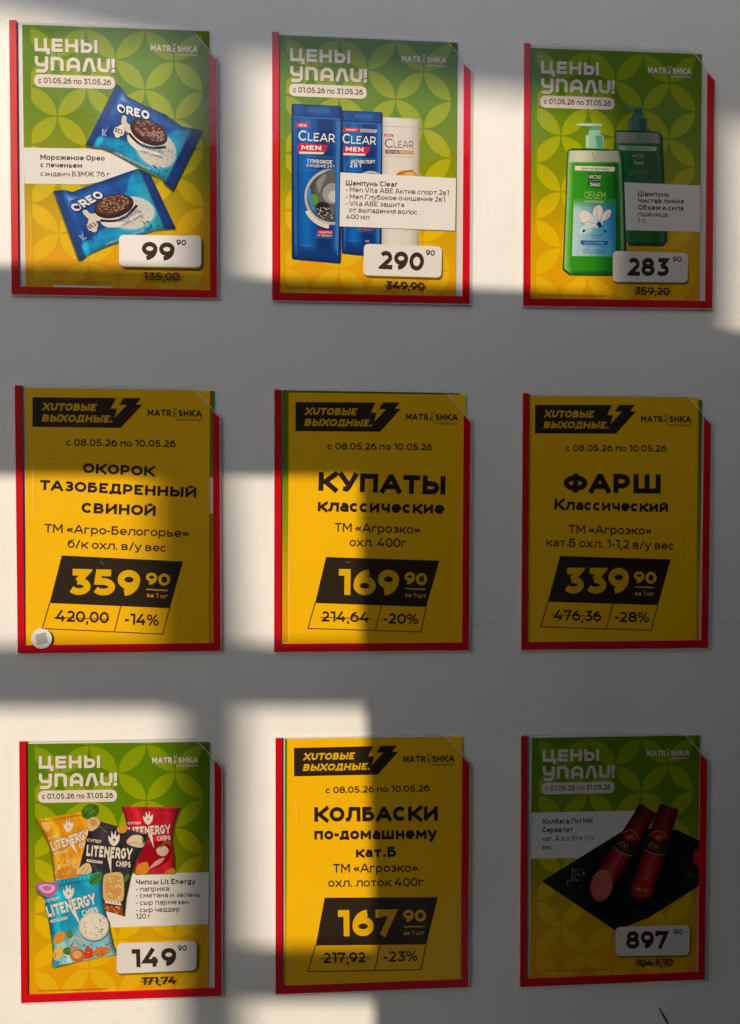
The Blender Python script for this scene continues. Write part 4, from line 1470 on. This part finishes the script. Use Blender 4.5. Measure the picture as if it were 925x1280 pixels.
price_tag(P, 6, [(453, 886), (761, 877), (758, 990), (452, 1003)], ('149', (512, 979), (683, 973), 70), ('90', (687, 916), (722, 915), 22),
          ('171,74', (547, 1047), (675, 1043), 30), [(542, 1034), (680, 1029)], [(150, 1073), (415, 1064)])

# --- 8: yellow poster of the bottom row
P8 = weekend_poster(7, 0.0032, -0.4086, -0.003, 'yellow poster for home-style kolbaski sausages, price 167.90 and 23 percent off',
    [('КОЛБАСКИ', (225, 421), (700, 417), 56, 0.034), ('по-домашнему', (225, 490), (698, 487), 46, 0.030), ('кат.Б', (385, 558), (540, 556), 40, 0.030),
     ('ТМ «Агроэко»', (297, 617), (625, 614), 34, 0.006), ('охл. лоток 400г', (278, 672), (645, 669), 33, 0.006)],
    ([(265, 713), (700, 711), (655, 893), (230, 897)], [(200, 998), (635, 990)], [(477, 894), (458, 993)]),
    [('167', (317, 862), (548, 859), 101), ('90', (567, 807), (655, 805), 47), [(570, 825), (650, 824)], ('за 1 шт', (568, 857), (650, 855), 16)],
    [('217,92', (258, 965), (422, 962), 40), [(245, 947), (437, 943)]], ('-23%', (492, 960), (622, 957), 40), 'шт')

# --- 9: smoked sausages on a black slate
P = green_poster(8, 0.2991, -0.4129, -0.003, 'green price poster with two smoked sausages on black slate, price 897.90')
product_label(P, 8, [(120, 386), (540, 378), (480, 470), (330, 560), (120, 563)], [
    ('Колбаса ЛугМК', (163, 430), (357, 427), True), ('Сервелат', (163, 462), (280, 461), True), ('кат. А в/к блк т/у', (163, 496), (360, 492), False), ('вес', (163, 529), (203, 528), False)])
CROP9 = (660, 1000, 4.111)
P.px(*CROP9)
p = P.part('black_slate')
p.poly([(76, 410), (510, 140), (760, 150), (884, 208), (884, 432), (620, 600), (445, 668)], ink(26, 26, 24))
p.poly([(76, 410), (445, 660), (445, 668), (70, 416)], ink(60, 58, 52))
sprinkle(p, (220, 345, 290, 410), 36, ((150, 140, 136), (200, 190, 184), (100, 96, 92)), 2, 6, 21)
sprinkle(p, (195, 400, 225, 440), 10, ((150, 140, 136), (100, 96, 92)), 2, 5, 22)
sprinkle(p, (780, 345, 870, 410), 22, ((70, 90, 50), (50, 70, 40), (100, 110, 80)), 2, 7, 23)
for a in range(5):
    p.line([(790 + 8 * a, 410 - 4 * a), (840 + 6 * a, 352 + 9 * a)], 3, ink(70, 80, 50))
p.blob([(846, 310), (850, 262), (876, 248), (884, 280), (884, 340), (862, 334)], ink(206, 40, 26))
p.build()
def sausage(P, axis, r0, r1, cut):
    P.px(*CROP9)
    p = P.part('smoked_sausage')
    a, b = Vector(axis[0]), Vector(axis[1])
    d = (b - a).normalized()
    n = Vector((-d.y, d.x))
    L = (b - a).length
    q = lambda t, s: tuple(a + d * (L * t) + n * s * (r0 + (r1 - r0) * t))
    skin = ((0, (92, 14, 18)), (.12, (146, 30, 30)), (.30, (184, 50, 44)), (.46, (216, 92, 80)), (.56, (200, 62, 54)), (.80, (160, 38, 36)), (1, (100, 18, 22)))
    def colour(u, v):
        k = crinkle(u, v, 5, 3, 2.2, 0.10)
        return tuple(x * k * (0.52 + 0.44 * min(1, u * 1.6)) for x in ramp(skin, v))
    if not cut:
        p.poly([q(0.98, -0.99)] + [tuple(b + d * r1 * 1.0 * math.sin(t) - n * r1 * math.cos(t)) for t in [math.pi * k / 14 for k in range(15)]] + [q(0.98, 0.99)], ink(140, 32, 28))
        p.ell(tuple(b + d * 6), r1 * .74, r1 * .74, ink(162, 48, 38), 0, 24)
    p.ruled([q(0, -1), q(1, -1)], [q(0, 1), q(1, 1)], 24, 20, colour)
    if not cut:
        p.ell(tuple(b - d * 6), r1 * .70, r1 * .60, ink(168, 52, 42), 0, 24)
    # paper band with a picture of a field
    p.poly([q(0.42, -1), q(0.36, 0), q(0.42, 1), q(0.57, 1), q(0.575, 0), q(0.55, -1)], ink(66, 36, 26))
    p.ell(q(0.38, 0.05), r0 * .60, r0 * .40, ink(196, 50, 34), 0, 20)
    p.ell(q(0.38, 0.05), r0 * .34, r0 * .22, ink(220, 100, 60), 0, 20)
    rnd = random.Random(5)
    for k in range(18):
        t = rnd.uniform(-.85, .75)
        p.line([q(0.44 + rnd.uniform(0, .10), t), q(0.44 + rnd.uniform(0, .10), t + rnd.uniform(.1, .3))], rnd.uniform(3, 7), ink(*rnd.choice(((150, 130, 90), (96, 70, 40), (40, 24, 18), (180, 150, 110)))))
    p.line([q(0.565, 1.0), q(0.58, 0.0), q(0.55, -1.0)], 3.5, ink(190, 170, 140))
    p.line([q(0.40, 1.0), q(0.31, 0.45), q(0.31, -0.4), q(0.36, -.8)], 3, ink(196, 160, 120))
    if cut:
        p.ell(tuple(b + d * 4), r1 * 1.02, 87, ink(120, 34, 28), 12, 30)
        p.ell(tuple(b + d * 2), r1 * .95, 82, ink(214, 112, 104), 12, 30)
        rnd = random.Random(31)
        for i in range(60):
            t, r = rnd.uniform(0, 6.28), math.sqrt(rnd.random())
            p.ell((b.x + 50 * r * math.cos(t), b.y + 72 * r * math.sin(t)), rnd.uniform(2, 5), rnd.uniform(2, 4), ink(*rnd.choice(((236, 160, 150), (190, 80, 76), (228, 140, 130)))), 0, 7)
    else:
        p.ell(tuple(b + n * 18 + d * 10), 13, 9, ink(226, 130, 116), 0, 14)
        p.ell(tuple(b - n * 20 + d * 4), 15, 9, ink(206, 96, 84), 0, 14)
    p.build()
sausage(P, [(722, 30), (584, 450)], 50, 60, False)
sausage(P, [(614, 40), (376, 432)], 49, 58, True)
price_tag(P, 8, [(443, 824), (728, 817), (726, 932), (443, 936)], ('897', (483, 908), (650, 907), 68), ('90', (665, 853), (700, 852), 20),
          ('1043,10', (520, 977), (663, 974), 28), [(514, 963), (668, 958)], [(165, 996), (410, 989)])

# ------------------------------------------------------------------ sheets that peek out behind the front posters
def spare_sheet(name, x, z, turn, mat, label, back, scraps=()):
    S = Poster(name, x, z, turn, back)
    tag(S.root, label, 'paper', 'older sheets left in the pockets')
    sheet(S, mat)
    S.mm()
    for q in scraps:
        p = S.part('product_label')
        p.poly(q, WHITE)
        p.build()
spare_sheet('spare_poster', -0.2920, 0.0042, -0.004, GREEN, 'green older poster showing as a strip right of the 359.90 poster', 0.00095, [[(150, 101), (208.5, 101), (208.5, 143), (150, 143)]])
spare_sheet('spare_poster', -0.0020, 0.0048, -0.006, GREEN, 'green older poster showing as a strip left of the 169.90 poster', 0.00095)
spare_sheet('spare_poster', 0.2970, -0.0010, 0.000, GREEN, 'green older poster showing as a strip right of the 339.90 poster', 0.00095)
spare_sheet('spare_poster', 0.0002, -0.4090, -0.004, GREEN, 'green older poster showing as a thin edge left of the 167.90 poster', 0.00095)

# ------------------------------------------------------------------ the red-edged wall pockets
HW, HH, CUT = 0.2325, 0.3090, 0.0355
def build_pocket(x, z, turn, label):
    root = empty('poster_pocket', (x, 0, z), turn)
    tag(root, label, 'poster pocket', 'red-edged clear pockets on the wall')
    l, r, b, t = -HW / 2, HW / 2, -HH / 2, HH / 2
    plate('back_sheet', [[(l + .003, b + .003), (r - .003, b + .003), (r - .003, t - CUT - .001), (r - CUT, t - .002), (l + .003, t - .002)]], -0.0006, -0.0002, [PVC], root)
    w1, w2, w3 = 0.0074, 0.0088, 0.0078
    frame = [(l, t), (l, b), (r, b), (r, t - CUT), (r - w3, t - CUT + w3 * 0.95), (r - w3, b + w2), (l + w1, b + w2), (l + w1, t)]
    plate('red_border', [frame], -0.0026, -0.0008, [RED], root, bevel=0.0003)
    e = 0.0016
    plate('clear_cover', [[(l - e, b - e), (r + e, b - e), (r + e, t - CUT + 0.0), (r - CUT + .004, t + .0015), (l - e, t + .0015)]], -0.0031, -0.0029, [FILM, FILM_EDGE], root, edge=True)
    inner = [(l - .0002, b - .0002), (r + .0002, b - .0002), (r + .0002, t - CUT), (r - CUT + .004, t + .0003), (l - .0002, t + .0003)]
    outer = [(l - e - .0002, b - e - .0002), (r + e + .0002, b - e - .0002), (r + e + .0002, t - CUT + .0006), (r - CUT + .0046, t + .0018), (l - e - .0002, t + .0018)]
    plate('edge_glint_rim', [outer, inner], -0.00325, -0.00312, [FILM_EDGE], root)  # whitish rim painted in for light caught along the film edge
    return root

POCKETS = [
    (-0.29868, 0.41518, -0.0008, 'red-edged clear pocket holding the poster with ice-cream packs'),
    (-0.00193, 0.41357, -0.0010, 'red-edged clear pocket holding the poster with blue and white shampoo bottles'),
    (0.29542, 0.41286, 0.0035, 'red-edged clear pocket holding the poster with green pump bottles'),
    (-0.29614, 0.00197, 0.0015, 'red-edged clear pocket with a round sticker, holding the 359.90 poster'),
    (0.0, 0.0, -0.0024, 'red-edged clear pocket holding the 169.90 kupaty poster'),
    (0.29641, -0.00068, 0.0001, 'red-edged clear pocket holding the 339.90 minced meat poster'),
    (-0.29561, -0.41090, -0.0024, 'red-edged clear pocket holding the poster with chips bags'),
    (0.00106, -0.41217, -0.0008, 'red-edged clear pocket holding the 167.90 kolbaski poster'),
    (0.29754, -0.41472, 0.0023, 'red-edged clear pocket holding the poster with smoked sausages'),
]
first = build_pocket(*POCKETS[0])
pockets = [first]
for x, z, turn, label in POCKETS[1:]:
    c = first.copy()
    scene.collection.objects.link(c)
    c.location = (x, 0, z)
    c.rotation_euler = (0, -turn, 0)
    c['label'] = label
    pockets.append(c)
    for ch in first.children:
        d = ch.copy()
        scene.collection.objects.link(d)
        d.parent = c

def creases(k, lines):
    root = pockets[k]
    x, z, turn, _ = POCKETS[k]
    ct, st_ = math.cos(turn), math.sin(turn)
    ox, oy = O[k]
    for pts in lines:
        vs, fs = [], []
        q = []
        for u, v in pts:
            X, Z = on_wall(ox + u * 300 / 925.0, oy + v * 300 / 925.0)
            q.append(Vector(((X - x) * ct + (Z - z) * st_, -(X - x) * st_ + (Z - z) * ct)))
        for i, c in enumerate(q):
            d = (q[min(i + 1, len(q) - 1)] - q[max(i - 1, 0)]).normalized()
            w = 0.00028 if 0 < i < len(q) - 1 else 0.00008
            vs += [(c.x - d.y * w, -0.0033, c.y + d.x * w), (c.x + d.y * w, -0.0033, c.y - d.x * w)]
        fs = [(2 * i, 2 * i + 1, 2 * i + 3, 2 * i + 2) for i in range(len(q) - 1)]
        mesh_obj('film_crease', vs, fs, [FILM_EDGE], parent=root)
creases(0, [[(120, 780), (124, 880), (122, 1010)], [(640, 1010), (668, 1040), (690, 1046)]])
creases(1, [[(778, 300), (780, 480), (776, 640)]])
creases(3, [[(128, 350), (131, 420), (129, 560)], [(200, 236), (270, 228), (340, 214)], [(230, 128), (310, 118), (415, 96)], [(388, 735), (398, 752), (410, 758)], [(110, 360), (180, 344), (300, 338)]])
creases(4, [[(126, 560), (128, 800), (126, 1040)], [(340, 742), (356, 750), (372, 742)]])
creases(5, [[(690, 560), (692, 660), (690, 760)], [(290, 118), (330, 106), (372, 116)]])
creases(7, [[(156, 312), (154, 360), (157, 420)], [(130, 880), (132, 960), (131, 1040)]])
# a white slip of paper low in the first pocket
sl = empty('paper_slip', (*[(lambda q: (q[0], -0.0021, q[1]))(on_wall(105, 360))][0],))
tag(sl, 'narrow white paper slip at the bottom of the 99.90 pocket', 'paper')
plate('slip', [[(-0.033, -0.0022), (0.033, -0.0027), (0.033, 0.0016), (-0.033, 0.0023)]], -0.0002, 0.0, [PAPER], sl)

# round sticker on the 359.90 pocket (its code is left out)
sx, sz = on_wall(53.5, 797.5)
st = empty('round_sticker', (sx, -0.0034, sz))
tag(st, 'round white sticker at the lower left of the 359.90 pocket', 'sticker')
ring = [(0.0117 * math.cos(rad(a)), 0.0117 * math.sin(rad(a))) for a in range(0, 360, 10)]
plate('sticker_disc', [ring], -0.00018, 0.0, [plain('white_sticker', (0.74, 0.73, 0.72), 0.4)], st, bevel=0.00004)
ring2 = [(0.0062 * (a * math.cos(0.25) - b * math.sin(0.25)), 0.0062 * (a * math.sin(0.25) + b * math.cos(0.25))) for a, b in ((-1, -1), (1, -1), (1, 1), (-1, 1))]
plate('grey_square', [ring2], -0.00022, -0.00019, [plain('grey_sticker_print', (0.40, 0.39, 0.38), 0.5)], st)
